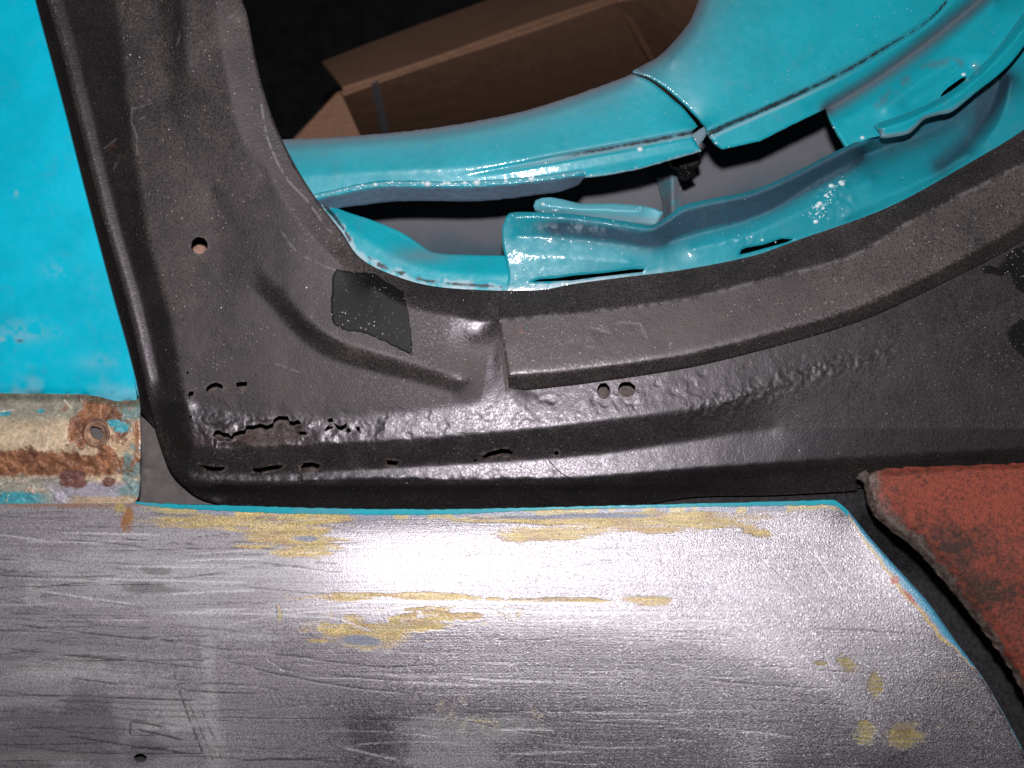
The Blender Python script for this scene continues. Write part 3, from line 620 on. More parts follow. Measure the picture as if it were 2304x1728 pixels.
rl_rel = Relief([(TOPL, -15), ([(560, 345), (768, 330), (976, 312), (1185, 272), (1358, 215), (1440, 182)], -11.5), ([(600, 400), (900, 385), (1100, 372), (1300, 336), (1555, 290)], -9), (BOTL, -10.5), (SEAML, -11)], (540, 100, 1640, 500), 3, 1.6)
def rl_h(x, y):
    d, al = pdist(x, y, cr(VG, step=12)); yv = np.interp(x, [p[0] for p in VG], [p[1] for p in VG])
    a = sstep(0.0, 0.5, al)
    h = rl_rel(x, y)-1.5*a*np.exp(-(d/5)**2)+1.2*a*sstep(2, 16, y-yv)*sstep(60, 30, y-yv)*(y > yv)
    return h+0.05*fbm(x, y, 40, 3, 111)
def rl_pr(x, y):
    d, _ = pdist(x, y, cr(TOPL, step=12)); dv, al = pdist(x, y, cr(VG, step=12)); yv = np.interp(x, [p[0] for p in VG], [p[1] for p in VG])
    return 0.85*np.exp(-d/20)+0.25*np.exp(-d/60)+0.5*sstep(0.2, 0.6, al)*np.exp(-((y-yv+3)/6)**2)
def rl_ck(x, y):
    d, al = pdist(x, y, cr(VG, step=12)); return 0.95*sstep(3.4, 1.2, d+1.5*fbm(x, y, 16, 2, 112))*sstep(0.42, 0.6, al)
def rl_pale(x, y):
    d, al = pdist(x, y, [(a, b+5) for a, b in VG]); e, _ = pdist(x, y, cr(BOTL[:4], step=10))
    return 0.5*sstep(7, 2, d)*sstep(0.1, 0.5, al)+0.6*sstep(5, 1, e+2*fbm(x, y, 9, 2, 113))
sheet('frame_rail', rl_out, rl_h, TEAL, frm, (), 3.0, 1.6, 6, 0.9, fattr(rl_pr, rl_pale, rl_ck), 0.8)
lip_top = [(660, 455), (712, 436), (768, 423), (803, 415), (872, 406), (1011, 408), (1115, 404), (1240, 392), (1308, 381)]
lip_bot = [(1303, 416), (1262, 430), (1219, 437), (1080, 452), (907, 452), (800, 463), (735, 472), (680, 480)]
lip_rel = Relief([(lip_top, -8), ([(a, b+11) for a, b in lip_top], -6.8), (lip_bot, -15.5)], (620, 340, 1360, 520), 3, 1.0)
def lip_pr(x, y):
    yt = np.interp(x, [p[0] for p in lip_top], [p[1] for p in lip_top]); return 0.95*sstep(7, 20, y-yt+2*fbm(x, y, 20, 2, 114))
sheet('folded_lip', np.vstack([cr(lip_top, step=4)[:, :2], np.array([(1316, 384), (1317, 396)]), cr(lip_bot, step=4)[:, :2]]), lambda x, y: lip_rel(x, y)+0.18*fbm(x, y, 12, 2, 115), TEALL, frm, (), 2.6, 1.2, 4, 0.8, fattr(lip_pr, lambda x, y: 0.4*sstep(4, 1, np.abs(y-np.interp(x, [p[0] for p in lip_top], [p[1] for p in lip_top])-5))), 0.8, label='grey underside of the turquoise lip over the slot')
# right hand rail: groove, valley and outer wall in one pressing
SEAMR = [(1440, 150), (1424, 163), (1455, 172), (1487, 190), (1516, 213), (1543, 238), (1566, 262), (1583, 280)]
BOTR = [(1586, 283), (1594, 304), (1609, 324), (1626, 336), (1710, 317), (1786, 279), (1859, 244), (1863, 258), (1872, 278), (1886, 304), (1905, 333)]
TRR = [(1905, 333), (1953, 312), (2000, 300), (2060, 282), (2130, 245), (2200, 195), (2260, 135), (2330, 60), (2420, -40), (2420, -120)]
TOPR = [(1605, -120), (1578, -20), (1557, 38), (1536, 70), (1512, 98), (1480, 128), (1440, 150)]
rr_out = np.vstack([cr(TOPR, step=5)[:, :2], cr(SEAMR, step=4)[1:, :2], lin(BOTR, 4), np.array(TRR)])
GR = [(1596, 300), (1640, 280), (1675, 265), (1786, 216), (1901, 160), (1990, 108), (2081, 52), (2133, 0), (2200, -80)]
VA = [(1862, 246), (1925, 208), (1987, 168), (2092, 92), (2206, 0), (2300, -90)]
rr_rel = Relief([(TOPR, -14), ([(1640, -120), (1600, 0), (1570, 70), (1510, 140)], -10.5), (SEAMR, -12), ([(a-6, b-12) for a, b in GR], -8), ([(a+7, b+12) for a, b in GR], -7.5),
    ([(1626, 336), (1710, 317), (1786, 279), (1850, 248)], -9), (VA, [-17]*6), ([(1830, 240), (1960, 160), (2070, 80), (2170, 0)], [-9.5]*4), ([(1905, 265), (2000, 208), (2110, 120), (2240, 0)], -9.5),
    ([(1905, 333), (2000, 280), (2110, 222), (2200, 150), (2330, 0)], -7.5), ([(1990, 245), (2060, 190), (2160, 130), (2230, 122)], -6.6), ([(2040, 240), (2110, 195), (2190, 150)], -9.2)], (1400, -140, 2440, 380), 3, 1.5)
slot = C([(1310, 755), (1340, 705), (1400, 650), (1470, 600), (1540, 550), (1600, 530), (1590, 565), (1520, 620), (1440, 680), (1360, 735)], 0.2098, 1840, 60)
def gr_d(x, y): return pdist(x, y, cr(GR, step=12))
def rr_h(x, y):
    d, al = gr_d(x, y)
    return rr_rel(x, y)-1.7*np.exp(-(d/5.5)**2)*sstep(1.02, 0.7, al)+0.05*fbm(x, y, 40, 3, 121)
def rr_pr_shade(x, y):
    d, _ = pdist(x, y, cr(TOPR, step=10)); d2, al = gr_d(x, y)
    va, _ = pdist(x, y, cr(VA, step=10)); p = 0.8*np.exp(-d/30)+0.3*np.exp(-d/90)+0.95*np.exp(-(va/17)**2)+0.35*np.exp(-(d2/9)**2)*sstep(1, 0.4, al)  # grey overspray near the edges; the valley's shade is put into the colour
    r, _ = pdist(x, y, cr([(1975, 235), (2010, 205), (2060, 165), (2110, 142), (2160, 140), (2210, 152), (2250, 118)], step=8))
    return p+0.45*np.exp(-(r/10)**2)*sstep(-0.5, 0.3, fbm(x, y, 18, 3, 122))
def rr_ck(x, y):
    d, al = gr_d(x, y); w = np.interp(al, [0, 0.1, 0.45, 0.8, 1], [9, 9, 5, 3.2, 1.0])
    yv = np.interp(x, [p[0] for p in GR], [p[1] for p in GR])
    return 0.96*sstep(w*0.62, w*0.3, np.abs(d)+1.6*fbm(x, y, 12, 2, 123))
def rr_pale(x, y):
    d, al = pdist(x, y, [(a+3, b+9) for a, b in GR]); return 0.45*sstep(6, 1, d)*sstep(0.55, 0.2, al)
sheet('frame_rail', rr_out, rr_h, TEALR, frm, [slot], 3.0, 1.6, 5, 0.8, fattr(rr_pr_shade, rr_pale, rr_ck), 0.6, [cr(TOPR, step=5)[:, :2], cr(SEAMR, step=4)[:, :2], lin(BOTR, 4)], label='right rail with a torn groove and oval dent')
# proud tab with its shadow
tab_up = [(1968, 284), (1976, 277), (2040, 254), (2109, 223), (2178, 175), (2248, 105), (2330, -5), (2400, -90)]
tab_lo = [(2420, -30), (2340, 55), (2286, 128), (2248, 167), (2196, 208), (2144, 250), (2112, 258), (2081, 268), (2060, 288), (2040, 302), (1987, 310), (1981, 296)]
tab_rel = Relief([(tab_up, [-6]*8), ([(1983, 288), (2045, 268), (2112, 236), (2185, 186), (2255, 120), (2330, 35)], 1.0), (tab_lo, [-1.0]*11+[-1])], (1940, -120, 2440, 340), 3, 1.2)
def tab_pr(x, y):
    u = np.array(tab_lo)[::-1]; d, al = pdist(x, y, u); return 0.7*sstep(11, 3, d)*sstep(2230, 2100, x)+0.25*sstep(5, 1, pdist(x, y, tab_up)[0])
sheet('bent_tab', np.vstack([cr(tab_up, step=4)[:, :2], cr(tab_lo, step=4)[:, :2]]), tab_rel, TEAL, frm, (), 2.6, 1.4, 4, 0.6, fattr(tab_pr), 0.3)
# outer wall plate
PT = [(1136, 494), (1142, 484), (1154, 478), (1202, 477), (1289, 482), (1393, 496), (1445, 505), (1470, 505), (1501, 487), (1536, 463), (1600, 447), (1675, 433), (1740, 410), (1796, 384), (1850, 356), (1904, 329), (1953, 308), (2000, 290), (2100, 235), (2200, 165), (2330, 20), (2430, -90)]
plate_out = np.vstack([cr([(1134, 675), (1143, 625), (1139, 590), (1131, 548), (1130, 515), (1136, 494)], step=4)[:, :2], cr(PT, step=4)[1:, :2], np.array([(2430, 215)]), cr([(a+4, b+17) for a, b in I0[12:]], step=8)[::-1, :2]])
pl_rel = Relief([(PT, [-5]*16+[-10, -17, -23, -26, -26, -26]), ([(a+3, b+10) for a, b in PT[2:17]], [-3.2]*14+[-7]),
    ([(1160, 530), (1260, 535), (1380, 548), (1470, 560)], -9), ([(1500, 545), (1580, 525), (1660, 505), (1740, 470), (1800, 432), (1850, 400), (1920, 365)], -12), ([(1940, 350), (2030, 318), (2110, 285), (2180, 225), (2250, 160)], -25),
    ([(2250, 180), (2225, 250), (2175, 320), (2115, 372)], [-26, -24, -19, -12.5]), ([(2275, 180), (2255, 260), (2215, 325)], -11.5),
    ([(a, b-2) for a, b in I0[12:]], -10.5), ([(1180, 575), (1300, 580), (1420, 590)], -8.6), ([(1560, 560), (1680, 530), (1800, 478), (1880, 440), (1960, 405)], [-9.0, -8.6, -8.2, -8.2, -9.5]), ([(1900, 490), (2000, 440), (2100, 395), (2180, 345)], [-8.6, -8.6, -8.6, -9.2])], (1100, -120, 2440, 700), 3, 1.15)
slot2 = [(1664, 573), (1668, 562), (1680, 557), (1717, 551), (1740, 543), (1758, 537), (1785, 538), (1770, 545), (1730, 556), (1690, 567)]
split = [(1196, 634), (1215, 628), (1250, 626), (1289, 620), (1360, 614), (1420, 606), (1449, 605), (1445, 612), (1400, 617), (1330, 625), (1290, 631), (1240, 633)]
def pl_h(x, y):
    drip = np.exp(-(((x-1870)/50)**2+((y-440)/40)**2))
    return pl_rel(x, y)+0.06*fbm(x, y, 40, 3, 131)+0.55*drip*fbm(x, y, 14, 3, 132)+0.28*np.exp(-(((x-1680)/70)**2+((y-545)/22)**2))*fbm(x, y, 16, 3, 133)+0.5*np.exp(-(((x-1290)/120)**2+((y-520)/26)**2))*fbm(x, y, 30, 3, 134)
def pl_shade(x, y):
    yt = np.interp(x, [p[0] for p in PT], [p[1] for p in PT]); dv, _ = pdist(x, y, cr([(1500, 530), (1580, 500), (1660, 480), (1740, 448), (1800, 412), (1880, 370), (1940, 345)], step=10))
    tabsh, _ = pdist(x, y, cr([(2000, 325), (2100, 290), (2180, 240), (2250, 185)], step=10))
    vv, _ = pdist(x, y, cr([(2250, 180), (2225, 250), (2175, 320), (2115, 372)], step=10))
    return 0.9*np.exp(-((y-yt-34)/24)**2)*sstep(1170, 1260, x)*sstep(1960, 1900, x)+0.55*np.exp(-(dv/36)**2)+0.62*np.exp(-(tabsh/38)**2)+0.65*np.exp(-(vv/24)**2)+0.22  # shade under the top edge, tab and along the valleys put into the colour
def pl_pale(x, y):
    d, al = pdist(x, y, cr([(a, b) for a, b in I0[12:17]], step=8)); return 0.75*sstep(13, 4, d+5*fbm(x, y, 16, 3, 135))*sstep(1560, 1300, x)+0.3*np.exp(-(((x-1290)/100)**2+((y-512)/10)**2))*sstep(0.1, 0.5, fbm(x, y, 14, 2, 136))
sheet('outer_wall', plate_out, pl_h, TEALP, frm, [slot2, split], 3.0, 1.6, 4, 0.7, fattr(pl_shade, pl_pale), 0.4)
# lower flange under the slot
fl_out = np.vstack([cr([(672, 430), (712, 446), (768, 472), (848, 499), (907, 525), (949, 553), (983, 569), (1060, 574), (1150, 575)], step=5)[:, :2], np.array([(1152, 676)]), cr([(a-6, b+16) for a, b in I0[6:13]], step=8)[::-1, :2]])
fl_rel = Relief([([(672, 430), (768, 472), (848, 499), (949, 553), (1060, 574), (1150, 575)], -16), ([(690, 450), (768, 500), (860, 560), (970, 605), (1150, 618)], -11), (I0[6:13], -10)], (640, 400, 1180, 700), 3, 1.4)
def fl_pale(x, y):
    d, _ = pdist(x, y, cr(I0[6:14], step=8)); return 0.7*sstep(19, 9, d+13*fbm(x, y, 30, 4, 141))*sstep(-0.7, 0.0, fbm(x, y, 16, 3, 145))
def fl_ck(x, y):
    d, al = pdist(x, y, cr([(a+3, b-9) for a, b in I0[7:13]], step=8)); return 0.9*sstep(4.2, 1.8, d+4*fbm(x, y, 26, 3, 142))*sstep(0.0, 0.3, fbm(x, y, 40, 2, 143)+0.05)
sheet('lower_flange', fl_out, lambda x, y: fl_rel(x, y)+0.1*fbm(x, y, 30, 3, 144), TEAL, frm, (), 2.6, 1.4, 4, 0.7, fattr(lambda x, y: 0.5*np.exp(-(((x-950)/70)**2+((y-575)/18)**2)), fl_pale, fl_ck), 0.4)
clip_out = [(1200, 464), (1205, 451), (1219, 445), (1240, 444), (1265, 448), (1306, 458), (1380, 457), (1445, 462), (1475, 470), (1492, 478), (1476, 508), (1380, 500), (1290, 488), (1222, 482), (1204, 474)]
clip_rel = Relief([([(1205, 451), (1265, 448), (1306, 458), (1445, 462), (1490, 476)], -12), ([(1215, 461), (1300, 470), (1445, 474)], -9.5), ([(1204, 480), (1290, 490), (1476, 510)], -14)], (1180, 420, 1510, 530), 3, 0.9)
sheet('rear_tab', clip_out, clip_rel, TEAL, frm, (), 2.6, 1.4, 5, 0.9, fattr(lambda x, y: 0.5*sstep(468, 480, y-0.06*(x-1220)), lambda x, y: 0.25+0*x), 0.4)
# small folded ear in the seam between the rails
sheet('seam_ear', [(1556, 304), (1572, 292), (1584, 285), (1592, 296), (1588, 306), (1572, 330), (1562, 318)], lambda x, y: -13-0.03*(y-290), TEAL, frm, (), 2.6, 1.2, 3, 0.5, fattr(lambda x, y: 0.75+0*x))
# small beads along the cut edges; white colour stands in for flash glints
def beads(name, pts, hf, r0, seed, off=0.0):
    r = np.random.RandomState(seed); p = np.array(pts, float); hh = hf(p[:, 0], p[:, 1])
    if hf in (rl_h, rr_h, pl_h, lip_rel): pass
    V = []; F = []
    for (x, y), h in zip(p, hh):
        c = P(x, y, h+off); rad = r0*min(2.1, 0.42*math.exp(r.exponential(0.55)))*PX; b = len(V)
        for i in range(5):
            th = math.pi*(i+0.5)/5.0
            for k in range(8):
                a = 2*math.pi*k/8; V.append((c[0]+rad*1.25*math.sin(th)*math.cos(a), c[1]-rad*math.cos(th), c[2]+rad*math.sin(th)*math.sin(a)))
        for i in range(4): F += [[b+i*8+k, b+i*8+(k+1) % 8, b+(i+1)*8+(k+1) % 8, b+(i+1)*8+k] for k in range(8)]
        F += [[b+k for k in range(8)][::-1], [b+32+k for k in range(8)]]
    n = len(V); o = link_mesh(name, np.array(V), F, BEAD, frm); o['kind'] = 'stuff'; return o
rb = np.random.RandomState(21); lt = cr(lip_top, step=1.0)[:, :2]
lipb = [lt[i]+rb.normal(0, 0.8, 2)+[0, 5] for i in np.cumsum(rb.choice([7, 8, 10, 13, 22], 75)) if i < len(lt) and 700 < lt[i][0] < 1100]+[lt[i]+[0, 6] for i in rb.randint(0, len(lt), 9)]
beads('glint_beads', lipb, lip_rel, 3.8, 1, -0.1)
pb = [(1153, 485), (1200, 483), (1246, 484), (1315, 490), (1380, 497), (1138, 540), (1166, 541), (1226, 549), (1270, 550), (1285, 551), (1330, 560), (1400, 570), (1626, 525), (1662, 530), (1660, 540), (1690, 533), (1715, 540), (1745, 545), (1160, 628), (1200, 626), (1895, 470), (1890, 440), (1862, 492), (1990, 330), (2030, 400)]
rp = np.random.RandomState(5); tt = rp.rand(64)**1.2
pb += [(1830+68*a+rp.normal(0, 10*(1-0.75*a)), 482-80*a+rp.normal(0, 8*(1-0.7*a))) for a in tt]+[(1840+rp.normal(0, 16), 482+rp.normal(0, 7)) for _ in range(10)]
beads('glint_beads', pb, pl_h, 2.8, 2, -0.2)
beads('glint_beads', [(1602, 304), (1611, 322), (1700, 312), (1876, 287), (2168, 168), (1940, 310), (1640, 330), (1760, 286)], rr_h, 3.4, 3, -0.3)
beads('glint_beads', [(1310, 390), (1508, 318), (1440, 336), (1330, 394), (1228, 367), (1400, 385), (1250, 400)], rl_h, 3.2, 4, -0.3)
beads('glint_beads', [(1222, 459), (1243, 472), (1250, 473), (1256, 472), (1432, 469), (1440, 468), (1222, 476)], clip_rel, 3.0, 6, -0.1)
#@@INNER
# ------------------------------------------------------------------ grey inner panel deep in the slot
inn = thing('inner_panel', 'grey primed inner panel deep behind the slot in the turquoise frame', 'inner panel', (1300, 600), -70)
in_rel = Relief([([(600, 300), (2000, 200)], -100), ([(600, 500), (1300, 480), (1950, 400)], -98), ([(600, 700), (2000, 620)], -80)], (580, 180, 2020, 720), 6, 2)
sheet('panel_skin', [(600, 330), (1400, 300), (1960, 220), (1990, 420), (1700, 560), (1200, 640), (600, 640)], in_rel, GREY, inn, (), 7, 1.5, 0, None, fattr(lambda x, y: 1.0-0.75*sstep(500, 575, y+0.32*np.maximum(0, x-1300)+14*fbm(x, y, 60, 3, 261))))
sheet('rib', [(1478, 400), (1512, 392), (1534, 388), (1533, 470), (1530, 520), (1500, 520), (1490, 450)], Relief([([(1478, 400), (1500, 520)], -94), ([(1510, 392), (1512, 520)], -80), ([(1534, 388), (1532, 520)], -84)], (1460, 370, 1550, 540), 4, 0.8), TEAL, inn, (), 4, 2, 0, None, fattr(lambda x, y: 0.85+0.3*fbm(x, y, 12, 2, 151)))
sheet('rubber_clip', [(1500, 350), (1572, 340), (1576, 368), (1560, 380), (1566, 392), (1546, 403), (1534, 398), (1528, 378), (1512, 372)], lambda x, y: -44+3*np.exp(-(((x-1546)/9)**2+((y-386)/7)**2)), TAR, inn, (), 3, 6, 4, 1.5, None, 1.0)
#@@SILL
# ------------------------------------------------------------------ bare steel quarter panel below
TS = [(-420, 1133), (0, 1133), (200, 1133), (290, 1132), (302, 1130), (358, 1134), (560, 1140), (768, 1146), (1000, 1147), (1250, 1142), (1536, 1135), (1800, 1128), (1866, 1126), (1884, 1130), (1911, 1151)]
RS = [(1911, 1151), (1953, 1204), (2005, 1263), (2050, 1312), (2092, 1360), (2154, 1447), (2213, 1527), (2262, 1612), (2304, 1694), (2370, 1850)]
sill = thing('quarter_panel', 'bare sanded steel panel with yellow filler patches and scratches, under the black pillar foot', 'car panel', (1100, 1728), 10)
sl_rel = Relief([(TS, [4.5]*8+[5, 6, 8, 11, 12.5, 13, 13]), ([(-150, 1165), (300, 1166), (768, 1172), (1200, 1170), (1700, 1166), (1880, 1185)], [8.3, 8.6, 9, 9.2, 9.8, 12]),
    ([(-150, 1270), (700, 1275), (1200, 1280), (1600, 1305), (1850, 1380), (2060, 1540)], [14.0, 14.8, 15.5, 16.3, 21, 27]), ([(-150, 1400), (700, 1400), (1200, 1405), (1600, 1450), (1860, 1550), (2010, 1700)], [17.6, 18.5, 19.3, 21.2, 27, 30.5]),
    ([(-150, 1560), (700, 1560), (1300, 1575), (1620, 1650), (1720, 1760)], [18.2, 18.7, 19.7, 22.2, 25.5]), ([(-150, 1860), (1300, 1860), (2000, 1900)], [13, 14.5, 24]), (RS, [9, 14, 18.5, 22, 24.5, 27, 28.5, 29.5, 30, 30])], (-160, 1100, 2440, 1900), 4, 5.5)
def blob(x, y, cx, cy, rx, ry, a=0.0, rag=0.35, s=24, seed=161, sx=1.0):
    c, q = math.cos(a), math.sin(a); u = (x-cx)*c+(y-cy)*q; v = -(x-cx)*q+(y-cy)*c
    return sstep(1.3, 0.55, np.hypot(u/rx, v/ry)+rag*fbm(x, y, s*sx, 4, seed, s))
def yellow(x, y):
    m = np.zeros(len(x))
    for b in ((560, 1172, 230, 16, 0.0, 0.5, 18, 162, 5), (650, 1190, 130, 40, 0.1, 0.7, 16, 163, 6), (700, 1225, 70, 30, 0, 0.8, 14, 164, 5), (1380, 1168, 330, 14, -0.02, 0.45, 16, 165, 6), (1240, 1200, 130, 20, -0.05, 0.4, 18, 166, 4),
              (1560, 1176, 150, 10, 0.02, 0.5, 14, 167, 6), (1700, 1196, 40, 14, 0.3, 0.4, 16, 168, 1.5), (1480, 1192, 110, 9, 0.02, 0.5, 14, 169, 5),
              (960, 1343, 220, 8, 0.015, 0.9, 14, 170, 7), (1270, 1349, 170, 7, 0.03, 0.9, 12, 182, 7), (1450, 1350, 60, 12, 0.03, 0.4, 16, 171, 3), (780, 1345, 50, 12, 0, 0.5, 14, 170, 3), (800, 1425, 96, 32, 0.06, 0.35, 20, 172, 2), (890, 1400, 110, 30, -0.15, 1.3, 14, 173, 4), (980, 1405, 120, 16, -0.15, 1.2, 14, 174, 4),
              (1908, 1497, 28, 20, 0.35, 0.4, 16, 175, 1), (1968, 1545, 22, 28, 0, 0.5, 16, 176, 1), (1948, 1648, 24, 30, 0, 0.4, 14, 177, 1), (2036, 1655, 42, 36, 0, 0.3, 18, 178, 1), (1840, 1493, 26, 5, 0, 1.0, 12, 179, 2), (628, 1378, 7, 22, -0.1, 0.3, 12, 180, 1)):
        m = np.maximum(m, blob(x, y, *b))
    haze = 0.55*sstep(0.15, 0.7, fbm(x, y, 26, 4, 181))*np.maximum(np.maximum(1.15*np.exp(-(((x-980)/300)**2+((y-1378)/40)**2)), np.exp(-(((x-1080)/190)**2+((y-1600)/60)**2))), np.maximum(0.8*np.exp(-(((x-2150)/120)**2+((y-1600)/130)**2)), 0.8*np.exp(-(((x-1760)/120)**2+((y-1540)/60)**2))))
    return np.maximum(m, haze)
def scratches(seed, n, box, lmin, lmax, ang, wid):
    r = np.random.RandomState(seed); out = []
    for _ in range(n):
        cx = r.uniform(box[0], box[2]); cy = r.uniform(box[1], box[3]); L = r.uniform(lmin, lmax); a = r.normal(*ang); bow = r.uniform(-0.04, 0.04)*L
        t = np.linspace(-0.5, 0.5, 5); out.append((np.stack([cx+L*t*math.cos(a)-bow*(1-4*t*t)*math.sin(a), cy+L*t*math.sin(a)+bow*(1-4*t*t)], -1), r.uniform(*wid), r.uniform(0.35, 1)))
    return out
DK = scratches(15, 36, (-60, 1150, 800, 1728), 60, 420, (0.035, 0.06), (1.2, 2.2))+scratches(16, 40, (-60, 1150, 800, 1728), 120, 700, (0.05, 0.05), (1.6, 2.8))+scratches(5, 30, (-60, 1180, 760, 1728), 90, 520, (0.03, 0.07), (1.6, 3.2))+scratches(6, 26, (500, 1400, 2000, 1728), 80, 420, (0.02, 0.06), (1.4, 2.4))
DK += [(np.array(p), w, 1.0) for p, w in (([(0, 1400), (120, 1416), (300, 1436), (480, 1446)], 3), ([(0, 1458), (180, 1478), (330, 1490), (500, 1508)], 2.4), ([(0, 1562), (200, 1568), (380, 1574), (520, 1578)], 3.2), ([(375, 1465), (398, 1540), (430, 1630), (470, 1728)], 3.4), ([(420, 1572), (450, 1640), (486, 1728)], 2.6), ([(450, 1590), (480, 1660), (505, 1728)], 2.4), ([(80, 1332), (180, 1345), (310, 1365)], 2.6), ([(290, 1622), (330, 1628), (370, 1636)], 4), ([(300, 1640), (360, 1652), (420, 1668)], 4), ([(300, 1680), (360, 1686), (430, 1697)], 4), ([(294, 1620), (293, 1660)], 3.5), ([(0, 1712), (200, 1712)], 2.5), ([(520, 1712), (768, 1706)], 3))]
LT = scratches(8, 26, (0, 1160, 800, 1400), 100, 480, (0.0, 0.06), (1.6, 3.4))+scratches(9, 40, (760, 1330, 1700, 1728), 60, 330, (0.03, 0.03), (1.3, 3.0))+scratches(10, 26, (600, 1300, 1900, 1500), 25, 80, (0.65, 0.3), (1.2, 2.2))
LT += [(np.array(p), w, 1.0) for p, w in (([(1822, 1226), (1850, 1272), (1880, 1312), (1922, 1358)], 2.6), ([(1010, 1520), (1120, 1530), (1340, 1537)], 4), ([(900, 1534), (1100, 1541)], 3.4), ([(1115, 1641), (1250, 1641)], 4), ([(1140, 1695), (1330, 1690)], 4), ([(768, 1680), (850, 1700), (900, 1708)], 4), ([(80, 1328), (200, 1346), (320, 1362)], 4), ([(770, 1395), (842, 1424)], 3), ([(1080, 1490), (1170, 1494)], 3.5), ([(760, 1350), (1250, 1356), (1500, 1359)], 4.5), ([(1000, 1372), (1300, 1377), (1520, 1378)], 3.5))]
ra = np.random.RandomState(77)
for _ in range(110):
    cx, cy = 1380+ra.normal(0, 40), 1680+ra.normal(0, 40); r_ = ra.uniform(230, 620); a0 = ra.uniform(-1.9, -0.35); t_ = np.linspace(a0, a0+ra.uniform(0.08, 0.32), 6)
    q_ = np.stack([cx+r_*np.cos(t_), cy+r_*0.95*np.sin(t_)], -1)
    if q_[:, 0].max() < 1990 and q_[:, 1].min() > 1150: (LT if ra.rand() < 0.55 else DK).append((q_, ra.uniform(1.3, 2.4), ra.uniform(0.2, 0.55)))
def strokes(x, y, lst):
    m = np.zeros(len(x))
    for pts, w, a in lst:
        b = (x > pts[:, 0].min()-6) & (x < pts[:, 0].max()+6) & (y > pts[:, 1].min()-6) & (y < pts[:, 1].max()+6)
        i = np.where(b)[0]
        if len(i) == 0: continue
        d, al = pdist(x[i], y[i], pts); m[i] = np.maximum(m[i], a*sstep(w, w*0.25, d)*sstep(0, 0.15, al)*sstep(1, 0.85, al))
    return m
def sl_attr(x, y, h):
    n = len(x); left = sstep(860, 380, x+40*fbm(x, y, 120, 3, 190)); right = sstep(1350, 1800, x)
    steel = np.array([0.45, 0.42, 0.455]); prim = np.array([0.42, 0.395, 0.42])
    c = np.ones((n, 1))*steel; rough = 0.47+0.02*fbm(x, y, 60, 3, 191); metal = np.full(n, 0.92)
    c = c*(1-0.10*right[:, None]); rough = rough-0.03*right
    # sanded zinc-grey on the left, with paler rubbed areas
    L = left[:, None]*0.9; c = c*(1-L)+prim*L; metal = metal*(1-0.55*left); rough = rough+0.05*left
    pl = np.zeros(n)
    for b in ((330, 1275, 260, 60, 0.0, 0.6, 40, 192, 3), (420, 1310, 100, 60, 0, 0.7, 30, 193, 1), (230, 1270, 120, 20, 0, 0.5, 20, 194, 4), (80, 1310, 20, 60, 0, 0.5, 20, 195, 1), (400, 1372, 110, 24, 0.1, 0.5, 26, 196, 2), (470, 1500, 16, 150, -0.05, 0.35, 26, 197, 1), (480, 1660, 30, 120, -0.1, 0.35, 26, 198, 1), (400, 1610, 70, 44, 0.0, 0.6, 26, 199, 1), (100, 1505, 220, 30, 0, 0.8, 30, 200, 3), (1060, 1640, 170, 34, 0, 0.35, 16, 201, 3), (1020, 1700, 120, 50, 0, 0.4, 20, 202, 3), (540, 1420, 90, 16, 0.05, 0.7, 24, 203, 4), (60, 1705, 200, 14, 0, 0.4, 20, 204, 4)):
        pl = np.maximum(pl, blob(x, y, *b))
    c = c*(1-0.65*pl[:, None])+np.array([0.50, 0.50, 0.50])*0.65*pl[:, None]; metal = metal*(1-0.35*pl)
    dk = 0.35*sstep(0.1, 0.7, fbm(x, y, 200, 4, 233, 26))*left
    for b in ((215, 1640, 60, 110, -0.35, 0.25, 30, 205, 1), (60, 1680, 170, 60, 0, 0.5, 40, 206, 2), (120, 1620, 160, 30, 0, 0.6, 30, 207, 3), (340, 1322, 60, 16, 0.05, 0.5, 20, 208, 3), (830, 1660, 60, 60, 0.1, 0.4, 18, 210, 1), (350, 1283, 40, 10, 0.1, 0.4, 14, 212, 2), (330, 1690, 60, 34, 0.1, 0.5, 30, 213, 2)):
        dk = np.maximum(dk, blob(x, y, *b))
    c = c*(1-0.42*dk[:, None])
    s = strokes(x, y, DK)*sstep(-0.6, 0.1, fbm(x, y, 60, 3, 214, 12)); c = c*(1-0.72*s[:, None]); rough = rough+0.1*s
    t = strokes(x, y, LT); c = c*(1-0.7*t[:, None])+np.array([0.86, 0.84, 0.87])*0.7*t[:, None]; rough = rough+0.14*t*(1-left)
    streak = fbm(x, y, 240, 3, 215, 5); c = c*(1+0.08*streak[:, None])
    # filler
    ye = yellow(x, y); Yc = np.array([0.66, 0.51, 0.21])*np.ones((n, 1)); tan = sstep(0, 0.6, fbm(x, y, 40, 3, 216, 14))[:, None]*0.55
    Yc = Yc*(1-tan)+np.array([0.50, 0.32, 0.16])*tan
    ol = (x > 1780)[:, None]; Yc = np.where(ol, Yc*np.array([0.55, 0.58, 0.36]), Yc)
    fill = ye*(1-0.6*t)*np.where(x > 1780, 0.66, 0.86); fcol = Yc
    br = blob(x, y, 2030, 1652, 20, 20, 0, 0.4, 14, 217)[:, None]*0.6; fcol = fcol*(1-br)+np.array([0.20, 0.11, 0.045])*br
    bg_ = np.maximum(np.maximum(blob(x, y, 806, 1442, 66, 12, 0.06, 0.35, 16, 218, 2), blob(x, y, 1330, 1160, 200, 6, -0.02, 0.5, 12, 219, 6)), np.maximum(blob(x, y, 622, 1378, 4, 18, -0.12, 0.2, 9, 220), blob(x, y, 690, 1212, 40, 6, 0, 0.5, 10, 221, 3)))
    fcol = fcol*(1-bg_[:, None])+np.array([0.27, 0.29, 0.36])*bg_[:, None]; fill = np.maximum(fill, bg_)
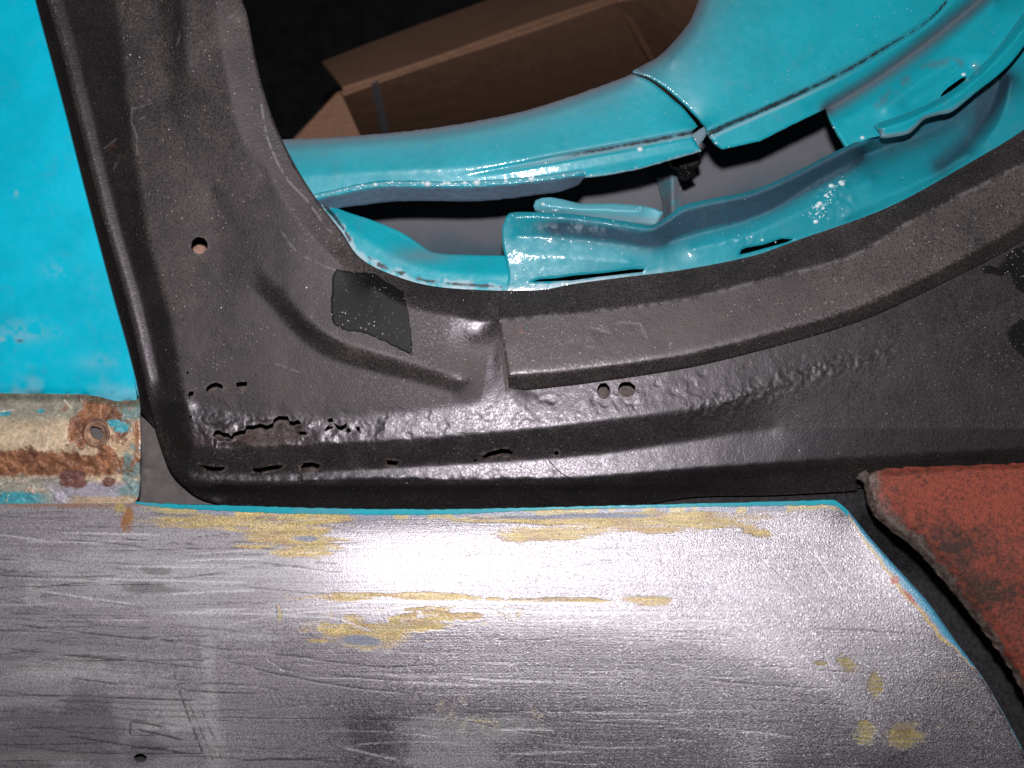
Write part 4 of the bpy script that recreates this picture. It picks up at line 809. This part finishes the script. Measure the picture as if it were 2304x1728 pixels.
    # paint line along the very top edge and the right edge
    yt = np.interp(x, [p[0] for p in TS], [p[1] for p in TS]); dr, ar = pdist(x, y, cr(RS, step=12)); dr = dr+3*fbm(x, y, 20, 3, 222)
    w = np.interp(ar, [0, 0.1, 0.28, 0.42, 0.46, 0.55, 1], [6, 12, 21, 17, 9, 3, 0])
    for rim_w, colr in ((w*1.45, (0.58, 0.42, 0.13)), (w*1.12, (0.33, 0.35, 0.42)), (w*0.85, (0.07, 0.33, 0.50))):
        m = sstep(1.5, -1.5, dr-rim_w)*(rim_w > 1); c = c*(1-m[:, None])+np.array(colr)*m[:, None]; metal = metal*(1-m); rough = rough*(1-m)+0.4*m
    rd = np.maximum(blob(x, y, 2012, 1305, 9, 11, 0.6, 0.3, 10, 223), blob(x, y, 2048, 1345, 6, 24, -0.75, 0.3, 10, 224))[:, None]; c = c*(1-rd)+np.array([0.42, 0.10, 0.06])*rd
    ty = (sstep(26, 14, y-yt+5*fbm(x, y, 30, 3, 225))*sstep(300, 380, x)*sstep(1900, 1860, x))[:, None]; lavy = np.where((fbm(x, y, 70, 3, 226) > 0.05)[:, None], np.array([0.36, 0.37, 0.45]), np.array([0.60, 0.48, 0.22]))
    c = c*(1-ty)+lavy*ty; metal = metal*(1-ty[:, 0])
    # rust at the weld below the door corner
    rs = np.maximum(blob(x, y, 288, 1165, 12, 30, 0.15, 0.6, 12, 227), 0.7*blob(x, y, 150, 1137, 170, 5, 0, 0.5, 10, 228, 3))[:, None]; c = c*(1-rs)+np.array([0.36, 0.17, 0.07])*rs; metal = metal*(1-rs[:, 0])
    yc2 = blob(x, y, 270, 1140, 14, 16, 0, 0.4, 10, 229)[:, None]; c = c*(1-yc2)+np.array([0.60, 0.46, 0.2])*yc2
    bare = np.ones(n)
    return dict(fill=np.clip(fill, 0, 1), fcol=fcol, col=np.clip(c, 0.01, 0.95), rough=np.clip(rough, 0.2, 0.9), metal=np.clip(metal, 0, 1), swirl=np.clip(bare*(0.25+0.85*sstep(520, 1250, x))*0.9, 0, 1.2), brush=np.clip(bare*(1-0.75*right), 0, 1))
sl_out = np.vstack([np.array(TS)+[0, 0], cr(RS, step=5)[1:, :2], np.array([(-420, 1850)])])
sl_h = lambda x, y: sl_rel(x, y)+0.03*fbm(x, y, 260, 2, 231)-0.10*strokes(x, y, DK)-0.05*strokes(x, y, LT)
sheet('panel_skin', sl_out, sl_h, STEEL, sill, [ell(315, 1706, 15, 10, 16, 0.06, 6)], 2.7, 1.4, 7, 1.1, sl_attr, 0, [np.array(TS), cr(RS, step=5)[:, :2]])
te = [(305, 1129), (358, 1133), (560, 1139), (768, 1145), (1000, 1146), (1250, 1141), (1536, 1134), (1800, 1127), (1866, 1125), (1884, 1129), (1908, 1149)]
wd = [3, 8, 13, 12, 11, 5, 7, 10, 10, 12, 14]
tep = np.vstack([cr(te, step=8)[:, :2], cr([(a, b+w) for (a, b), w in zip(te, wd)], step=8)[::-1, :2]])
sheet('painted_edge', tep, lambda x, y: sl_rel(x, y)+1.0, TEAL, sill, (), 3, 2.0, 0, None, fattr(lambda x, y: 0.22*sstep(0.0, 0.6, fbm(x, y, 120, 3, 241))), 1.0, label='turquoise paint left along the top edge')
sheet('hole_backing', ell(315, 1706, 40, 34, 14), lambda x, y: 6+0*x, SOOT, sill, (), 8, 1.0)
#@@FENDER
# ------------------------------------------------------------------ red primed fender and the dark body behind the gap
FE = [(1940, 1064), (1946, 1090), (1952, 1120), (1963, 1152), (2005, 1194), (2057, 1234), (2119, 1300), (2168, 1362), (2213, 1418), (2272, 1500), (2304, 1560), (2390, 1730)]
FT = [(2430, 1034), (2304, 1042), (2150, 1048), (2000, 1053), (1975, 1058), (1958, 1068), (1950, 1058), (1940, 1064)]
fen = thing('fender', 'red oxide primed fender with worn dark patches and a rusty rolled edge', 'fender', (2250, 1400), 8)
fe_rel = Relief([(FE, 2), ([(a+12, b-8) for a, b in FE], 7.5), ([(2010, 1110), (2060, 1180), (2130, 1250), (2200, 1330), (2290, 1450), (2400, 1640)], 11), ([(1990, 1075), (2100, 1062), (2304, 1054), (2430, 1048)], 10), (FT[:5], 6), ([(2300, 1250), (2430, 1300)], 15)], (1920, 1020, 2440, 1760), 3, 1.3)
def fe_attr(x, y, h):
    d, al = pdist(x, y, cr(FE, step=12)); w = np.interp(al, [0, 0.08, 0.25, 0.5, 1], [40, 48, 38, 18, 10])
    bare = sstep(w, w*0.4, d+10*fbm(x, y, 22, 4, 251))
    wear = 0.0+0.45*sstep(1150, 1300, y)+0.5*np.exp(-(((x-2150)/120)**2+((y-1225)/55)**2))+0.7*np.exp(-(((x-2230)/70)**2+((y-1340)/40)**2))+0.5*np.exp(-((y-1062)/14)**2)*sstep(2250, 2000, x)+0.5*bare-0.5*np.exp(-(((x-2200)/140)**2+((y-1110)/50)**2))
    return dict(wear=wear, bare=bare*0.9)
fen_out = np.vstack([np.array([(2430, 1730)]), np.array(FT), cr(FE, step=5)[1:, :2]])
sheet('fender_skin', fen_out, lambda x, y: fe_rel(x, y)+0.25*fbm(x, y, 30, 4, 252)*np.exp(-pdist(x, y, FE)[0]/40), RED, fen, (), 2.6, 1.8, 5, 1.0, fe_attr, 2.6, [cr(FE, step=4)[:, :2]])
sheet('edge_burr', [(1928, 1076), (1934, 1066), (1944, 1060), (1954, 1062), (1956, 1078), (1948, 1092), (1938, 1082)], lambda x, y: 4+0.5*fbm(x, y, 8, 2, 253), BROWNINNER, fen, (), 2.4, 1.6, 4, 0.8, None, 1.5)
bck = thing('body_flange', 'dark grimy body flange in the gap between bare steel panel and red fender', 'body flange', (2050, 1400), -24)
sheet('flange_skin', [(1480, 1098), (1744, 1098), (1950, 1080), (2430, 1040), (2430, 1850), (2000, 1850), (1820, 1400), (1480, 1200)], Relief([([(1480, 1098), (1744, 1098), (1950, 1080), (2430, 1040)], -24), ([(1480, 1200), (1860, 1180), (1960, 1150)], -28), ([(1920, 1300), (2060, 1300), (2250, 1500), (2300, 1800)], -58), ([(2430, 1200), (2430, 1850)], -60)], (1460, 1020, 2440, 1870), 6, 1.2), SOOT, bck, (), 5, 2.0)
# loose hair lying on the black ridge
hp = cr(C5([(1330, 1290), (1350, 1330), (1385, 1370), (1430, 1410), (1490, 1440), (1580, 1443)]), step=3)[:, :2]
hz = pillar_h(hp[:, 0], hp[:, 1])+0.5; hw = P(hp[:, 0], hp[:, 1], hz)
hv = []; hf = []
for i, p in enumerate(hw):
    for k in range(5):
        a = 2*math.pi*k/5; hv.append((p[0]+0.00016*math.cos(a)*0.8, p[1]+0.00016*math.sin(a), p[2]+0.00016*math.cos(a)))
    if i: hf += [[(i-1)*5+k, (i-1)*5+(k+1) % 5, i*5+(k+1) % 5, i*5+k] for k in range(5)]
ho = link_mesh('hair', np.array(hv), hf, HAIR); ho['label'] = 'thin curved dark hair lying on the lower black ridge'; ho['category'] = 'hair'; ho['kind'] = 'thing'
#@@BOX
# ------------------------------------------------------------------ cardboard box in the dark interior
def at(px, py, Y):
    k = (D+Y)/D; return np.array([(px-1152)*PX*k, Y, Z0+(864-py)*PX*k])
box = thing('cardboard_box', 'open brown cardboard box in the dark interior behind the window frame', 'box', (1150, 330), -560)
def board(name, c4, th=0.004, label=None, mat=None, parent=None, nx=8):
    a, b, c, d = [np.array(p, float) for p in c4]
    n = np.cross(b-a, d-a); n /= np.linalg.norm(n)
    if n[1] > 0: n = -n
    vs = []; fs = []
    for s in (0, 1):
        for i in range(nx+1):
            for j in range(nx+1):
                u, v = i/nx, j/nx
                p = (a*(1-u)+b*u)*(1-v)+(d*(1-u)+c*u)*v
                vs.append(p-n*th*s+n*0.0007*math.sin(7*u+3*v))
    m = (nx+1)**2; I = lambda i, j, s: s*m+i*(nx+1)+j
    for i in range(nx):
        for j in range(nx):
            fs.append([I(i, j, 0), I(i+1, j, 0), I(i+1, j+1, 0), I(i, j+1, 0)]); fs.append([I(i, j, 1), I(i, j+1, 1), I(i+1, j+1, 1), I(i+1, j, 1)])
        fs += [[I(i, 0, 0), I(i, 0, 1), I(i+1, 0, 1), I(i+1, 0, 0)], [I(i, nx, 0), I(i+1, nx, 0), I(i+1, nx, 1), I(i, nx, 1)], [I(0, i, 0), I(0, i+1, 0), I(0, i+1, 1), I(0, i, 1)], [I(nx, i, 0), I(nx, i, 1), I(nx, i+1, 1), I(nx, i+1, 0)]]
    return link_mesh(name, np.array(vs), fs, mat or CARD, parent or box, None, False, label)
A = at(764, 207, 0.34); Bc = at(1383, -4, 0.46); Cc = at(850, 400, 0.74); Dd = at(1560, 290, 0.92)
board('far_wall', [A, Bc, Dd, Cc])
A2 = at(770, 196, 0.335); B2 = at(1386, -14, 0.455)
board('flap', [at(724, 139, 0.42), at(1290, -75, 0.54), B2, A2])
board('flap', [at(757, 212, 0.325), at(768, 210, 0.325), at(862, 420, 0.37), at(560, 420, 0.37)], label='flap catching the light on the left')
board('side_wall', [Bc, at(1800, -60, 0.36), at(1900, 330, 0.60), Dd])
tA, tB = at(838, 186, 0.36), at(852, 181, 0.362)
board('folded_edge', [at(1383, -4, 0.452), at(1394, -12, 0.452), at(1500, 180, 0.64), at(1488, 186, 0.64)], 0.002)
board('tape_strip', [at(836, 187, 0.346), at(851, 182, 0.348), at(898, 420, 0.69), at(880, 420, 0.688)], 0.0006, None, TAPE)
def quad_struct(name, pts, mat):
    o = link_mesh(name, np.array(pts, float), [[0, 1, 2, 3]], mat, None, None, False); o['kind'] = 'structure'; return o
quad_struct('cabin_wall', [(-2, 1.25, -0.1), (2, 1.25, -0.1), (2, 1.35, 2.2), (-2, 1.35, 2.2)], CLOTH)
quad_struct('cabin_floor', [(-2, -1.5, 0), (2, -1.5, 0), (2, 1.3, 0), (-2, 1.3, 0)], CLOTH)
